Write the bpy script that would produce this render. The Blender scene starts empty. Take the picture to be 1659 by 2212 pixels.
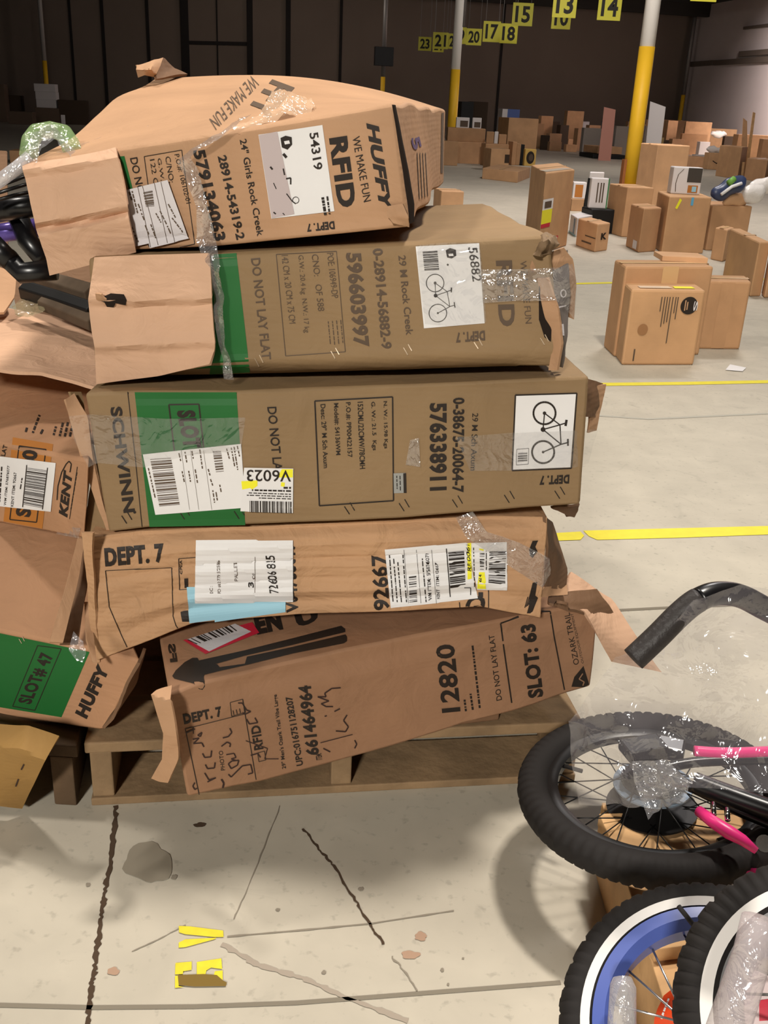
import bpy, bmesh, math, random
from mathutils import Vector, Matrix, noise
from mathutils.bvhtree import BVHTree
random.seed(7)
SC = bpy.context.scene
COL = SC.collection

# ------------------------------------------------------------------ camera
FPX, PITCH, ROLL, CH = 2110.0, math.radians(22.5), math.radians(2.65), 1.18
CP, SP, CR, SR = math.cos(PITCH), math.sin(PITCH), math.cos(ROLL), math.sin(ROLL)
CAM = Vector((0, 0, CH))
FW = Vector((0, CP, -SP)); DN = Vector((0, -SP, -CP)); RX = Vector((1, 0, 0))
ER = CR * RX - SR * DN
ED = SR * RX + CR * DN
cam = bpy.data.cameras.new('camera'); co = bpy.data.objects.new('camera', cam); COL.objects.link(co)
M3 = Matrix((ER, -ED, -FW)).transposed()
co.matrix_world = Matrix.Translation(CAM) @ M3.to_4x4()
cam.sensor_fit = 'VERTICAL'; cam.sensor_height = 36.0; cam.lens = FPX / 2212 * 36
cam.clip_start = 0.05; cam.clip_end = 300
SC.camera = co
# ------------------------------------------------------------------ light, exposure
SC.view_settings.view_transform = 'Standard'; SC.view_settings.look = 'None'
SC.view_settings.gamma = 1; SC.view_settings.use_curve_mapping = False
SC.view_settings.exposure = 0.0
SC.cycles.use_denoising = True
SC.cycles.max_bounces = 8; SC.cycles.transparent_max_bounces = 24
SC.cycles.sample_clamp_indirect = 4
W = bpy.data.worlds.new('world'); SC.world = W; W.use_nodes = True
W.node_tree.nodes['Background'].inputs[0].default_value = (1.0, 0.86, 0.74, 1)
W.node_tree.nodes['Background'].inputs[1].default_value = 0.035

def area(name, loc, target, sx, sy, power, col=(1, 0.86, 0.70)):
    l = bpy.data.lights.new(name, 'AREA'); l.shape = 'RECTANGLE'; l.size = sx; l.size_y = sy
    l.energy = power; l.color = col
    o = bpy.data.objects.new(name, l); COL.objects.link(o); o.location = loc
    o.rotation_euler = (Vector(target) - Vector(loc)).to_track_quat('-Z', 'Y').to_euler()
    return o
area('ceiling_lamp_rear', (1.15, 2.3, 5.4), (.9, 1.8, 0), 0.5, 0.35, 258, (1, .93, .84))
area('ceiling_lamp_left', (-2.6, 3.0, 5.4), (-1.6, 2.2, 0), 0.5, 0.35, 130, (1, .93, .84))
area('ceiling_lamp_front', (-2.0, -6.6, 4.9), (-0.1, 1.6, 0.5), 0.8, 0.8, 720, (1, .95, .86))
area('ceiling_lamp_aisle', (3.0, 9.0, 5.5), (3.0, 8.0, 0), 1.2, 0.6, 190, (1, .95, .92))
area('added_column_fill', (2.8, 12.8, 5.5), (3.1, 16.2, 0), 1.2, 0.6, 700, (1, .92, .88))  # unseen lamp added to brighten the thick column
area('added_middle_fill', (5.5, 25.0, 5.5), (5.5, 26.5, 0), 1.2, 0.6, 150, (1, .92, .88))  # unseen lamp added to lift the floor in the distance
area('added_wall_fill', (12.9, 37.5, 5.4), (17.0, 36.8, 3.2), 1.2, 0.8, 1900, (1, .90, .88))  # unseen lamp added and turned sideways to brighten the right wall
area('added_far_fill', (-4.0, 36.0, 5.6), (-3.5, 44.0, 2.0), 1.2, 0.8, 200, (1, .88, .80))  # unseen lamp added to lighten the left part of the back wall

# ------------------------------------------------------------------ photo geometry
def ray(x, y): return FW + ER * ((x - 829.5) / FPX) + ED * ((y - 1106) / FPX)
def at(x, y, d): return CAM + ray(x, y) * d                     # a point at depth d along the view
def fl(x, y, z=0.0):
    r = ray(x, y); return CAM + r * ((z - CH) / r.z)            # a point on a level plane
def aty(x, y, Y): r = ray(x, y); return CAM + r * (Y / r.y)     # a point on an upright plane
def z_at(X, Y, y):                                              # height at (X,Y) of image row y
    k = (y - 1106) / FPX
    return CH + (k * Y * CP - SR * X + CR * Y * SP) / (k * SP - CR * CP)
def x_at(x, Y, z):
    dz = z - CH; zc = Y * CP - dz * SP; dd = -Y * SP - dz * CP
    return ((x - 829.5) / FPX * zc + SR * dd) / CR
class Plane:
    def __init__(s, xa, Ya, xb, Yb, yref=900, lean=0.0):
        a, b = aty(xa, yref, Ya), aty(xb, yref, Yb)
        e = b - a; e.z = 0; e.normalize()
        s.o = a; up = Vector((0, 0, 1)) + lean * Vector((-e.y, e.x, 0))
        s.e = e; s.n = e.cross(up).normalized()
        if s.n.y > 0: s.n = -s.n
    def px(s, x, y):
        r = ray(x, y); return CAM + r * ((s.o - CAM).dot(s.n) / r.dot(s.n))

# ------------------------------------------------------------------ materials
def lin(c):
    r = []
    for v in c:
        v /= 255; r.append(v / 12.92 if v <= .04045 else ((v + .055) / 1.055) ** 2.4)
    return (*r, 1)
MATS = {}
def mat(name, col, rough=0.6, metal=0.0, spec=0.3, var=0.0, vscale=6.0, bump=0.0, bscale=20.0, emis=None):
    if name in MATS: return MATS[name]
    m = bpy.data.materials.new(name); m.use_nodes = True; MATS[name] = m
    nt = m.node_tree; b = nt.nodes['Principled BSDF']
    b.inputs['Base Color'].default_value = lin(col); b.inputs['Roughness'].default_value = rough
    b.inputs['Metallic'].default_value = metal; b.inputs['Specular IOR Level'].default_value = spec
    tc = nt.nodes.new('ShaderNodeTexCoord')
    if var:
        n = nt.nodes.new('ShaderNodeTexNoise'); n.inputs['Scale'].default_value = vscale; n.inputs['Detail'].default_value = 6
        nt.links.new(tc.outputs['Object'], n.inputs['Vector'])
        mr = nt.nodes.new('ShaderNodeMapRange'); mr.inputs['From Min'].default_value = .3; mr.inputs['From Max'].default_value = .7
        mr.inputs['To Min'].default_value = 1 - var; mr.inputs['To Max'].default_value = 1 + var
        nt.links.new(n.outputs['Fac'], mr.inputs['Value'])
        mx = nt.nodes.new('ShaderNodeVectorMath'); mx.operation = 'SCALE'; mx.inputs[0].default_value = lin(col)[:3]
        nt.links.new(mr.outputs[0], mx.inputs['Scale']); nt.links.new(mx.outputs[0], b.inputs['Base Color'])
    if bump:
        n2 = nt.nodes.new('ShaderNodeTexNoise'); n2.inputs['Scale'].default_value = bscale; n2.inputs['Detail'].default_value = 4
        nt.links.new(tc.outputs['Object'], n2.inputs['Vector'])
        bp = nt.nodes.new('ShaderNodeBump'); bp.inputs['Strength'].default_value = bump; bp.inputs['Distance'].default_value = 0.01
        nt.links.new(n2.outputs['Fac'], bp.inputs['Height']); nt.links.new(bp.outputs[0], b.inputs['Normal'])
    return m
def carton_mat(name, col, flute=0.25, crinkle=0.35):
    """corrugated board: faint flutes, fibre flecks, soft crinkles"""
    if name in MATS: return MATS[name]
    m = mat(name, col, rough=.72, spec=.25, var=.10, vscale=5)
    nt = m.node_tree; b = nt.nodes['Principled BSDF']
    tc = [n for n in nt.nodes if n.type == 'TEX_COORD'][0]
    wv = nt.nodes.new('ShaderNodeTexWave'); wv.inputs['Scale'].default_value = 34; wv.inputs['Distortion'].default_value = .6
    wv.bands_direction = 'Z'; nt.links.new(tc.outputs['Object'], wv.inputs['Vector'])
    n1 = nt.nodes.new('ShaderNodeTexNoise'); n1.inputs['Scale'].default_value = 14; n1.inputs['Detail'].default_value = 5; n1.inputs['Distortion'].default_value = 1.2
    nt.links.new(tc.outputs['Object'], n1.inputs['Vector'])
    b1 = nt.nodes.new('ShaderNodeBump'); b1.inputs['Strength'].default_value = flute; b1.inputs['Distance'].default_value = .0006
    b2 = nt.nodes.new('ShaderNodeBump'); b2.inputs['Strength'].default_value = crinkle; b2.inputs['Distance'].default_value = .012
    nt.links.new(wv.outputs['Fac'], b1.inputs['Height']); nt.links.new(n1.outputs['Fac'], b2.inputs['Height'])
    nt.links.new(b1.outputs[0], b2.inputs['Normal']); nt.links.new(b2.outputs[0], b.inputs['Normal'])
    return m
def film_mat(name, haze=0.10, gloss=0.16, tint=(235, 232, 235), bump=.5, bscale=35, rough=.12):
    m = bpy.data.materials.new(name); m.use_nodes = True; nt = m.node_tree; nt.nodes.clear(); MATS[name] = m
    N = nt.nodes.new; L = nt.links.new
    out = N('ShaderNodeOutputMaterial'); t = N('ShaderNodeBsdfTransparent'); g = N('ShaderNodeBsdfGlossy'); d = N('ShaderNodeBsdfDiffuse')
    t.inputs[0].default_value = (.97, .97, .97, 1); g.inputs['Roughness'].default_value = rough; d.inputs[0].default_value = lin(tint)
    tc = N('ShaderNodeTexCoord'); n = N('ShaderNodeTexNoise'); n.inputs['Scale'].default_value = bscale; n.inputs['Detail'].default_value = 3; n.inputs['Distortion'].default_value = 1.5
    L(tc.outputs['Object'], n.inputs['Vector']); bp = N('ShaderNodeBump'); bp.inputs['Strength'].default_value = bump; bp.inputs['Distance'].default_value = .02
    L(n.outputs['Fac'], bp.inputs['Height']); L(bp.outputs[0], g.inputs['Normal'])
    m1 = N('ShaderNodeMixShader'); m1.inputs[0].default_value = haze; L(t.outputs[0], m1.inputs[1]); L(d.outputs[0], m1.inputs[2])
    m2 = N('ShaderNodeMixShader'); m2.inputs[0].default_value = gloss; L(m1.outputs[0], m2.inputs[1]); L(g.outputs[0], m2.inputs[2])
    L(m2.outputs[0], out.inputs[0]); return m

KRAFT = carton_mat('kraft_board', (176, 138, 106))
KRAFT_W = carton_mat('kraft_board_warm', (150, 113, 86), .2, .3)
KRAFT_L = carton_mat('kraft_board_left', (172, 130, 98), .2, .35)
KRAFT_T = carton_mat('kraft_board_tan', (139, 114, 83), .25, .3)
KRAFT_R = carton_mat('kraft_board_ridged', (184, 144, 108), .5, .7)
KRAFT_IN = carton_mat('kraft_inside', (198, 160, 132), .3, .6)
KRAFT_D = carton_mat('kraft_inside_brown', (112, 84, 62), .3, .4)
YKRAFT = carton_mat('kraft_yellowish', (150, 116, 66), .2, .25)
INK = mat('black_ink', (40, 32, 27), .6)
INK_G = mat('grey_ink', (88, 72, 58), .65)
GREEN = mat('green_ink', (30, 98, 44), .55, var=.06)
ORANGE = mat('orange_ink', (176, 112, 48), .6)
PAPER = mat('white_paper', (226, 224, 224), .5, var=.03, vscale=12)
PAPER_G = mat('thermal_paper', (205, 200, 202), .45, bump=.35, bscale=18)
BLUEP = mat('light_blue_paper', (150, 196, 214), .55)
YEL_HI = mat('yellow_marker', (238, 232, 50), .5)
RED = mat('red_print', (196, 40, 62), .5)
PURPLE = mat('purple_marker', (84, 66, 110), .6)
MARKER = mat('marker_ink', (52, 34, 30), .5)
STAPLE = mat('staple_wire', (205, 185, 160), .35, .6)
FILM = film_mat('clear_film', .10, .20)
FILM_T = film_mat('clear_tape', .04, .10, bump=.35, bscale=22, rough=.10)
FILM_G = film_mat('greenish_film', .30, .22, (176, 214, 150))
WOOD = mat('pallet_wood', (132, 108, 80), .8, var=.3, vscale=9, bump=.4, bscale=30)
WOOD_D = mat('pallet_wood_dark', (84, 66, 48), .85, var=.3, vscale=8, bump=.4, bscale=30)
WOOD_N = mat('new_pine', (206, 164, 116), .7, var=.16, vscale=14, bump=.2, bscale=40)

# ------------------------------------------------------------------ objects
def thing(name, label, cat, loc, group=None):
    o = bpy.data.objects.new(name, None); COL.objects.link(o); o.location = loc; o.empty_display_size = .05
    o['label'] = label; o['category'] = cat
    if group: o['group'] = group
    return o
def world_loc(o):
    v = Vector((0, 0, 0))
    while o: v = v + o.location; o = o.parent
    return v
def mesh_obj(name, V, F, m, parent=None, smooth=False, origin=None, label=None):
    """one mesh from world-space vertices; its own origin at its base"""
    V = [Vector(v) for v in V]
    if origin is None:
        if V:
            lo = [min(v[i] for v in V) for i in range(3)]; hi = [max(v[i] for v in V) for i in range(3)]
            origin = Vector(((lo[0] + hi[0]) / 2, (lo[1] + hi[1]) / 2, lo[2]))
        else: origin = Vector((0, 0, 0))
    me = bpy.data.meshes.new(name); me.from_pydata([v - origin for v in V], [], F); me.update()
    if m: me.materials.append(m)
    if smooth:
        for p in me.polygons: p.use_smooth = True
    o = bpy.data.objects.new(name, me); COL.objects.link(o)
    if parent: o.parent = parent; o.location = origin - world_loc(parent)
    else: o.location = origin
    if label: o['label'] = label
    return o
def tag(o, label, cat, group=None):
    o['label'] = label; o['category'] = cat
    if group: o['group'] = group
    return o
def struct(o): o['kind'] = 'structure'; return o
class MB:
    def __init__(s): s.V, s.F = [], []
    def add(s, V, F):
        k = len(s.V); s.V += [Vector(v) for v in V]; s.F += [tuple(i + k for i in f) for f in F]; return s
    def hexa(s, b, t):      # four base corners, four top corners
        return s.add(list(b) + list(t), [(3, 2, 1, 0), (4, 5, 6, 7), (0, 1, 5, 4), (1, 2, 6, 5), (2, 3, 7, 6), (3, 0, 4, 7)])
    def box(s, c, ex, ey, ez):  # centre and three half-extent vectors
        c, ex, ey, ez = map(Vector, (c, ex, ey, ez))
        b = [c - ex - ey - ez, c + ex - ey - ez, c + ex + ey - ez, c - ex + ey - ez]
        return s.hexa(b, [p + 2 * ez for p in b])
    def tube(s, pts, r, n=10, caps=True):
        pts = [Vector(p) for p in pts]; k = len(s.V); rr = r if isinstance(r, (list, tuple)) else [r] * len(pts)
        up = None
        for i, p in enumerate(pts):
            t = (pts[min(i + 1, len(pts) - 1)] - pts[max(i - 1, 0)]).normalized()
            if up is None: up = t.orthogonal().normalized()
            up = (up - t * up.dot(t)).normalized(); w = t.cross(up)
            for j in range(n):
                a = 2 * math.pi * j / n; s.V.append(p + (up * math.cos(a) + w * math.sin(a)) * rr[i])
        for i in range(len(pts) - 1):
            for j in range(n):
                a, b = k + i * n + j, k + i * n + (j + 1) % n
                s.F.append((a, b, b + n, a + n))
        if caps:
            s.F.append(tuple(k + j for j in range(n))[::-1]); s.F.append(tuple(k + (len(pts) - 1) * n + j for j in range(n)))
        return s
    def build(s, name, m, parent=None, smooth=False, label=None, origin=None):
        return mesh_obj(name, s.V, s.F, m, parent, smooth, origin, label)
def bevel(o, w=.004, seg=2, ang=40):
    md = o.modifiers.new('bevel', 'BEVEL'); md.width = w; md.segments = seg; md.limit_method = 'ANGLE'; md.angle_limit = math.radians(ang); return o

def smooth(P, n=6):           # Catmull-Rom through points
    P = [Vector(p) for p in P]; Q = []
    for i in range(len(P) - 1):
        a, b, c, d = P[max(i - 1, 0)], P[i], P[i + 1], P[min(i + 2, len(P) - 1)]
        for k in range(n):
            t = k / n; Q.append(.5 * (2 * b + (c - a) * t + (2 * a - 5 * b + 4 * c - d) * t * t + (3 * b - a - 3 * c + d) * t ** 3))
    return Q + [P[-1]]
def poly_at(P, u):           # point on a polyline by x-parameter 0..1 (arc length)
    L = [math.dist(P[i], P[i + 1]) for i in range(len(P) - 1)]; T = sum(L) * u
    for i, l in enumerate(L):
        if T <= l or i == len(L) - 1:
            t = T / l if l else 0
            return tuple(P[i][k] + (P[i + 1][k] - P[i][k]) * t for k in range(len(P[0])))
        T -= l
def nz(p, f, seed=0): return noise.noise(Vector((p[0] * f + seed * 7.3, p[1] * f + seed * 3.1, p[2] * f - seed * 5.7)))

def carton(name, plane, top, bot, back, m, parent, nu=56, nv=18, nd=14, dent=.004, ridges=(), lift=None, seed=1, sag=.006):
    """Closed box: front face on `plane` between two edge lines, swept back by four corner vectors (TL,TR,BL,BR)."""
    V, F, idx = [], [], {}
    def bk(u, v):
        a = back[0].lerp(back[1], u); b = back[2].lerp(back[3], u); return a.lerp(b, v)
    def front(i, j):
        u, v = i / nu, j / nv
        a, b = poly_at(top, u), poly_at(bot, u)
        p = plane.px(a[0] + (b[0] - a[0]) * v, a[1] + (b[1] - a[1]) * v)
        e = min(1, 8 * min(u, 1 - u)) * min(1, 8 * min(v, 1 - v))
        h = dent * nz(p, 5, seed) * (.4 + .6 * e) + dent * .5 * nz(p, 13, seed + 3)
        for (rv, ra, rw) in ridges:
            h += ra * math.exp(-((v - rv - .02 * nz((u * 3, 0, 0), 1, seed)) / rw) ** 2) * min(1, 6 * min(u, 1 - u) + .3)
        return p + plane.n * h
    G = [[front(i, j) for j in range(nv + 1)] for i in range(nu + 1)]
    for i in range(nu + 1):
        for j in range(nv + 1): idx[i, j] = len(V); V.append(G[i][j])
    for i in range(nu):
        for j in range(nv): F.append((idx[i, j], idx[i, j + 1], idx[i + 1, j + 1], idx[i + 1, j]))
    loop = [(i, 0) for i in range(nu)] + [(nu, j) for j in range(nv)] + [(i, nv) for i in range(nu, 0, -1)] + [(0, j) for j in range(nv, 0, -1)]
    prev = [idx[k] for k in loop]
    for d in range(1, nd + 1):
        t = (d / nd) ** 1.3; cur = []
        for (i, j) in loop:
            u, v = i / nu, j / nv
            p = G[i][j] + bk(u, v) * t
            if lift: p = p + lift(u, v, t)
            s_ = math.sin(math.pi * t) * sag
            p = p + Vector((nz(p, 4, seed + 9), nz(p, 4, seed + 5), nz(p, 4, seed + 2))) * s_ * 1.6
            cur.append(len(V)); V.append(p)
        n = len(loop)
        for k in range(n): F.append((prev[k], prev[(k + 1) % n], cur[(k + 1) % n], cur[k]))
        prev = cur
    F.append(tuple(prev))
    bm = bmesh.new(); vs = [bm.verts.new(v) for v in V]
    for f in F: bm.faces.new([vs[i] for i in f])
    bmesh.ops.recalc_face_normals(bm, faces=bm.faces)
    F2 = [[v.index for v in f.verts] for f in bm.faces] if bm.verts.index_update() is None else None
    bm.free()
    o = mesh_obj(name, V, F2, m, parent); bevel(o, .005, 2)
    for p in o.data.polygons: p.use_smooth = True
    o.data.set_sharp_from_angle(angle=math.radians(38))
    Body.last = Body(V, F2); return o
class Body:
    last = None
    def __init__(s, V, F): s.t = BVHTree.FromPolygons([tuple(v) for v in V], F)
    def hit(s, x, y, eps):
        r = ray(x, y); loc, n, i, d = s.t.ray_cast(CAM, r.normalized())
        if loc is None: return None
        if n.dot(r) > 0: n = -n
        return loc + n * eps
    def join(s, V, F): pass

def sheet(name, rows, m, parent, thick=.004, nu=20, nv=16, crumple=.003, freq=8, seed=3, smooth=True, label=None):
    """A board or film through a grid of (x, y, depth) points, thickened."""
    def S(u, v):
        R = [poly_at(r, u) for r in rows]
        q = poly_at(R, v) if len(R) > 2 else tuple(R[0][k] + (R[1][k] - R[0][k]) * v for k in range(3))
        return at(*q)
    P = [[S(i / nu, j / nv) for j in range(nv + 1)] for i in range(nu + 1)]
    V = []; Q = [[None] * (nv + 1) for _ in range(nu + 1)]
    for i in range(nu + 1):
        for j in range(nv + 1):
            a = P[min(i + 1, nu)][j] - P[max(i - 1, 0)][j]; b = P[i][min(j + 1, nv)] - P[i][max(j - 1, 0)]
            n = a.cross(b); n = n.normalized() if n.length > 1e-12 else Vector((0, -1, 0))
            if n.dot(P[i][j] - CAM) > 0: n = -n
            h = crumple * (nz(P[i][j], freq, seed) + .5 * nz(P[i][j], freq * 2.7, seed + 1))
            Q[i][j] = (P[i][j] + n * h, n)
    P = Q
    F = []; w = nv + 1; N = (nu + 1) * w
    for i in range(nu + 1):
        for j in range(w): V.append(P[i][j][0])
    q = lambda i, j: i * w + j
    for i in range(nu):
        for j in range(nv): F.append((q(i, j), q(i, j + 1), q(i + 1, j + 1), q(i + 1, j)))
    if thick:
        for i in range(nu + 1):
            for j in range(w): V.append(P[i][j][0] - P[i][j][1] * thick)
        for i in range(nu):
            for j in range(nv): F.append((N + q(i, j), N + q(i + 1, j), N + q(i + 1, j + 1), N + q(i, j + 1)))
        lp = [q(i, 0) for i in range(nu)] + [q(nu, j) for j in range(nv)] + [q(i, nv) for i in range(nu, 0, -1)] + [q(0, j) for j in range(nv, 0, -1)]
        for k in range(len(lp)): a, b = lp[k], lp[(k + 1) % len(lp)]; F.append((a, b, N + b, N + a))
    o = mesh_obj(name, V, F, m, parent, smooth, label=label)
    if smooth: o.data.set_sharp_from_angle(angle=math.radians(45))
    Body.last = Body(V, F); return o

# ------------------------------------------------------------------ print: ink that lies on the board
FONT_CACHE = {}
def glyphs(txt, bold, shear=0.0, space=1.0):
    k = (txt, bold, shear, space)
    if k in FONT_CACHE: return FONT_CACHE[k]
    cu = bpy.data.curves.new('lettering', 'FONT'); cu.body = txt; cu.offset = bold; cu.shear = shear; cu.resolution_u = 3; cu.space_character = space
    o = bpy.data.objects.new('lettering', cu); COL.objects.link(o)
    bpy.context.view_layer.update()
    dg = bpy.context.evaluated_depsgraph_get(); me = o.evaluated_get(dg).to_mesh()
    V = [v.co.copy() for v in me.vertices]; F = [tuple(p.vertices) for p in me.polygons]
    o.evaluated_get(dg).to_mesh_clear(); bpy.data.objects.remove(o); bpy.data.curves.remove(cu)
    x0, x1 = min(v.x for v in V), max(v.x for v in V); y0, y1 = min(v.y for v in V), max(v.y for v in V)
    caps = all(c not in 'gjpqy,' for c in txt)
    V = [((v.x - x0) / (x1 - x0), (v.y - y0) / (y1 - y0), 0) for v in V]
    FONT_CACHE[k] = (V, F); return V, F
def cut(V, F, nx, ny):
    bm = bmesh.new(); vs = [bm.verts.new(v) for v in V]
    for f in F:
        try: bm.faces.new([vs[i] for i in f])
        except ValueError: pass
    for k in range(1, nx):
        bmesh.ops.bisect_plane(bm, geom=bm.verts[:] + bm.edges[:] + bm.faces[:], plane_co=(k / nx, 0, 0), plane_no=(1, 0, 0))
    for k in range(1, ny):
        bmesh.ops.bisect_plane(bm, geom=bm.verts[:] + bm.edges[:] + bm.faces[:], plane_co=(0, k / ny, 0), plane_no=(0, 1, 0))
    bm.verts.index_update()
    V2 = [tuple(v.co) for v in bm.verts]; F2 = [tuple(v.index for v in f.verts) for f in bm.faces]; bm.free(); return V2, F2
class Print:
    """collects marks that lie on one surface and links them as one mesh"""
    def __init__(s, body, eps=.0008, step=14): s.b, s.e, s.m, s.step = body, eps, MB(), step
    def put(s, V, F, bl, br, tl):
        X = (br[0] - bl[0], br[1] - bl[1]); Y = (tl[0] - bl[0], tl[1] - bl[1])
        P = [s.b.hit(bl[0] + X[0] * v[0] + Y[0] * v[1], bl[1] + X[1] * v[0] + Y[1] * v[1], s.e) for v in V]
        k = len(s.m.V); mp = {}
        for f in F:
            if any(P[i] is None for i in f): continue
            ps = [P[i] for i in f]
            if max((ps[a] - ps[a - 1]).length for a in range(len(ps))) > .25: continue
            for i in f:
                if i not in mp: mp[i] = len(s.m.V); s.m.V.append(P[i])
            s.m.F.append(tuple(mp[i] for i in f))
        return s
    def text(s, txt, bl, br, tl, bold=.0, shear=0.0, space=None):
        if space is None: space = 1 + bold * 1.6
        V, F = glyphs(txt, bold, shear, space)
        nx = max(1, int(math.dist(bl, br) / s.step)); ny = max(1, int(math.dist(bl, tl) / s.step))
        return s.put(*cut(V, F, nx, ny), bl, br, tl)
    def quad(s, a, b, c, d):             # any four-sided patch, bilinear
        nx = max(1, int(max(math.dist(a, b), math.dist(c, d)) / s.step)); ny = max(1, int(max(math.dist(a, d), math.dist(b, c)) / s.step))
        P = {}
        for i in range(nx + 1):
            for j in range(ny + 1):
                u, v = i / nx, j / ny
                x = (a[0] * (1 - u) + b[0] * u) * (1 - v) + (d[0] * (1 - u) + c[0] * u) * v
                y = (a[1] * (1 - u) + b[1] * u) * (1 - v) + (d[1] * (1 - u) + c[1] * u) * v
                h = s.b.hit(x, y, s.e)
                if h is not None: P[i, j] = len(s.m.V); s.m.V.append(h)
        for i in range(nx):
            for j in range(ny):
                q = [(i, j), (i, j + 1), (i + 1, j + 1), (i + 1, j)]
                if all(k in P for k in q):
                    f = tuple(P[k] for k in q)
                    if max((s.m.V[f[k]] - s.m.V[f[k - 1]]).length for k in range(4)) < .2: s.m.F.append(f)
        return s
    def line(s, pts, w=1.5):
        for a, b in zip(pts, pts[1:]):
            L = math.dist(a, b)
            if L < .01: continue
            nx, ny = -(b[1] - a[1]) / L * w / 2, (b[0] - a[0]) / L * w / 2
            s.quad((a[0] + nx, a[1] + ny), (b[0] + nx, b[1] + ny), (b[0] - nx, b[1] - ny), (a[0] - nx, a[1] - ny))
        return s
    def frame(s, a, b, c, d, w=1.8): return s.line([a, b, c, d, a], w)
    def poly(s, pts):
        xs = [p[0] for p in pts]; ys = [p[1] for p in pts]; x0, x1, y0, y1 = min(xs), max(xs), min(ys), max(ys)
        V = [((p[0] - x0) / (x1 - x0), (p[1] - y0) / (y1 - y0), 0) for p in pts]
        V2, F2 = cut(V, [tuple(range(len(pts)))], max(1, int((x1 - x0) / s.step)), max(1, int((y1 - y0) / s.step)))
        return s.put(V2, F2, (x0, y0), (x1, y0), (x0, y1))
    def ring(s, c, r, w, n=28, squash=1.0):
        s.line([(c[0] + r * squash * math.cos(2 * math.pi * k / n), c[1] + r * math.sin(2 * math.pi * k / n)) for k in range(n + 1)], w); return s
    def disc(s, c, r, n=16, sq=1.0): return s.poly([(c[0] + r * sq * math.cos(2 * math.pi * k / n), c[1] + r * math.sin(2 * math.pi * k / n)) for k in range(n)])
    def bars(s, a, b, c, d, n, seed=1, fill=.55):
        """barcode: stripes that run a->b, stacked from a towards d"""
        rnd = random.Random(seed); ws = [rnd.choice((1, 1, 2, 3)) for _ in range(2 * n)]; T = sum(ws); t = 0
        L = lambda p, q, k: (p[0] + (q[0] - p[0]) * k, p[1] + (q[1] - p[1]) * k)
        for i, w in enumerate(ws):
            if i % 2 == 0: s.quad(L(a, d, t / T), L(b, c, t / T), L(b, c, (t + w) / T), L(a, d, (t + w) / T))
            t += w
        return s
    def tiny(s, a, b, h, seed=1, gap=.25):
        """a line of print too small to read"""
        rnd = random.Random(seed); L = math.dist(a, b); t = 0; ux, uy = (b[0] - a[0]) / L, (b[1] - a[1]) / L
        while t < L - 2:
            w = min(rnd.uniform(3, 11), L - t)
            s.line([(a[0] + ux * t, a[1] + uy * t), (a[0] + ux * (t + w), a[1] + uy * (t + w))], h); t += w + rnd.uniform(1.5, 3)
        return s
    def build(s, name, m, parent, label=None):
        return s.m.build(name, m, parent, label=label) if s.m.F else None
def sticker(body, quad, m, parent, name='paper_label', eps=.0014, label=None, step=10):
    p = Print(body, eps, step).quad(*quad); return p.build(name, m, parent, label)

# ================================================================== THE HALL
YAW = math.radians(11)
U = Vector((math.cos(YAW), math.sin(YAW), 0)); N_ = Vector((-math.sin(YAW), math.cos(YAW), 0)); Z = Vector((0, 0, 1))
CEIL = 5.9
def concrete():
    m = mat('sealed_concrete', (186, 180, 166), rough=.55, spec=.35)
    nt = m.node_tree; b = nt.nodes['Principled BSDF']; N = nt.nodes.new; L = nt.links.new
    tc = [n for n in nt.nodes if n.type == 'TEX_COORD'][0]
    def noisef(sc, det, lo, hi, a, c, dist=0):
        n = N('ShaderNodeTexNoise'); n.inputs['Scale'].default_value = sc; n.inputs['Detail'].default_value = det; n.inputs['Distortion'].default_value = dist
        L(tc.outputs['Object'], n.inputs['Vector']); r = N('ShaderNodeMapRange'); r.inputs['From Min'].default_value = lo; r.inputs['From Max'].default_value = hi
        r.inputs['To Min'].default_value = a; r.inputs['To Max'].default_value = c; L(n.outputs['Fac'], r.inputs['Value']); return r.outputs[0]
    f1 = noisef(1.3, 5, .3, .7, .90, 1.07); f2 = noisef(9, 8, .3, .7, .93, 1.05, .5); f3 = noisef(55, 4, .60, .72, 1.0, .80)
    f4 = noisef(5.5, 9, .62, .74, 1.0, .84, 2)
    x = f1
    for f in (f2, f3, f4):
        mm = N('ShaderNodeMath'); mm.operation = 'MULTIPLY'; L(x, mm.inputs[0]); L(f, mm.inputs[1]); x = mm.outputs[0]
    sc = N('ShaderNodeVectorMath'); sc.operation = 'SCALE'; sc.inputs[0].default_value = lin((186, 178, 162))[:3]; L(x, sc.inputs['Scale']); L(sc.outputs[0], b.inputs['Base Color'])
    return m
def flat(name, pts, m, parent=None): return mesh_obj(name, pts, [tuple(range(len(pts)))], m, parent)
floor = struct(flat('floor', [(-50, -9, 0), (50, -9, 0), (50, 75, 0), (-50, 75, 0)], concrete()))
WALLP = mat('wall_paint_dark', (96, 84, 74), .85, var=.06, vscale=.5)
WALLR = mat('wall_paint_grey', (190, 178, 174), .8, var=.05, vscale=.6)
SEAM = mat('seam_dark', (26, 22, 20), .9)
CEILM = mat('ceiling_deck_dark', (38, 34, 30), .9)
WP = Vector((2.9, 47, 0))                                        # a point of the back wall
def on_wall(x, y):
    r = ray(x, y); return CAM + r * ((WP - CAM).dot(N_) / r.dot(N_))
CORNER = on_wall(1489, 150); CORNER.z = 0
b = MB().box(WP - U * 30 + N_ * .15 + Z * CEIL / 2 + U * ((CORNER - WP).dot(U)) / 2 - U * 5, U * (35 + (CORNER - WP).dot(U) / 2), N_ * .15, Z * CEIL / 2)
struct(b.build('wall_back', WALLP))
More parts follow.
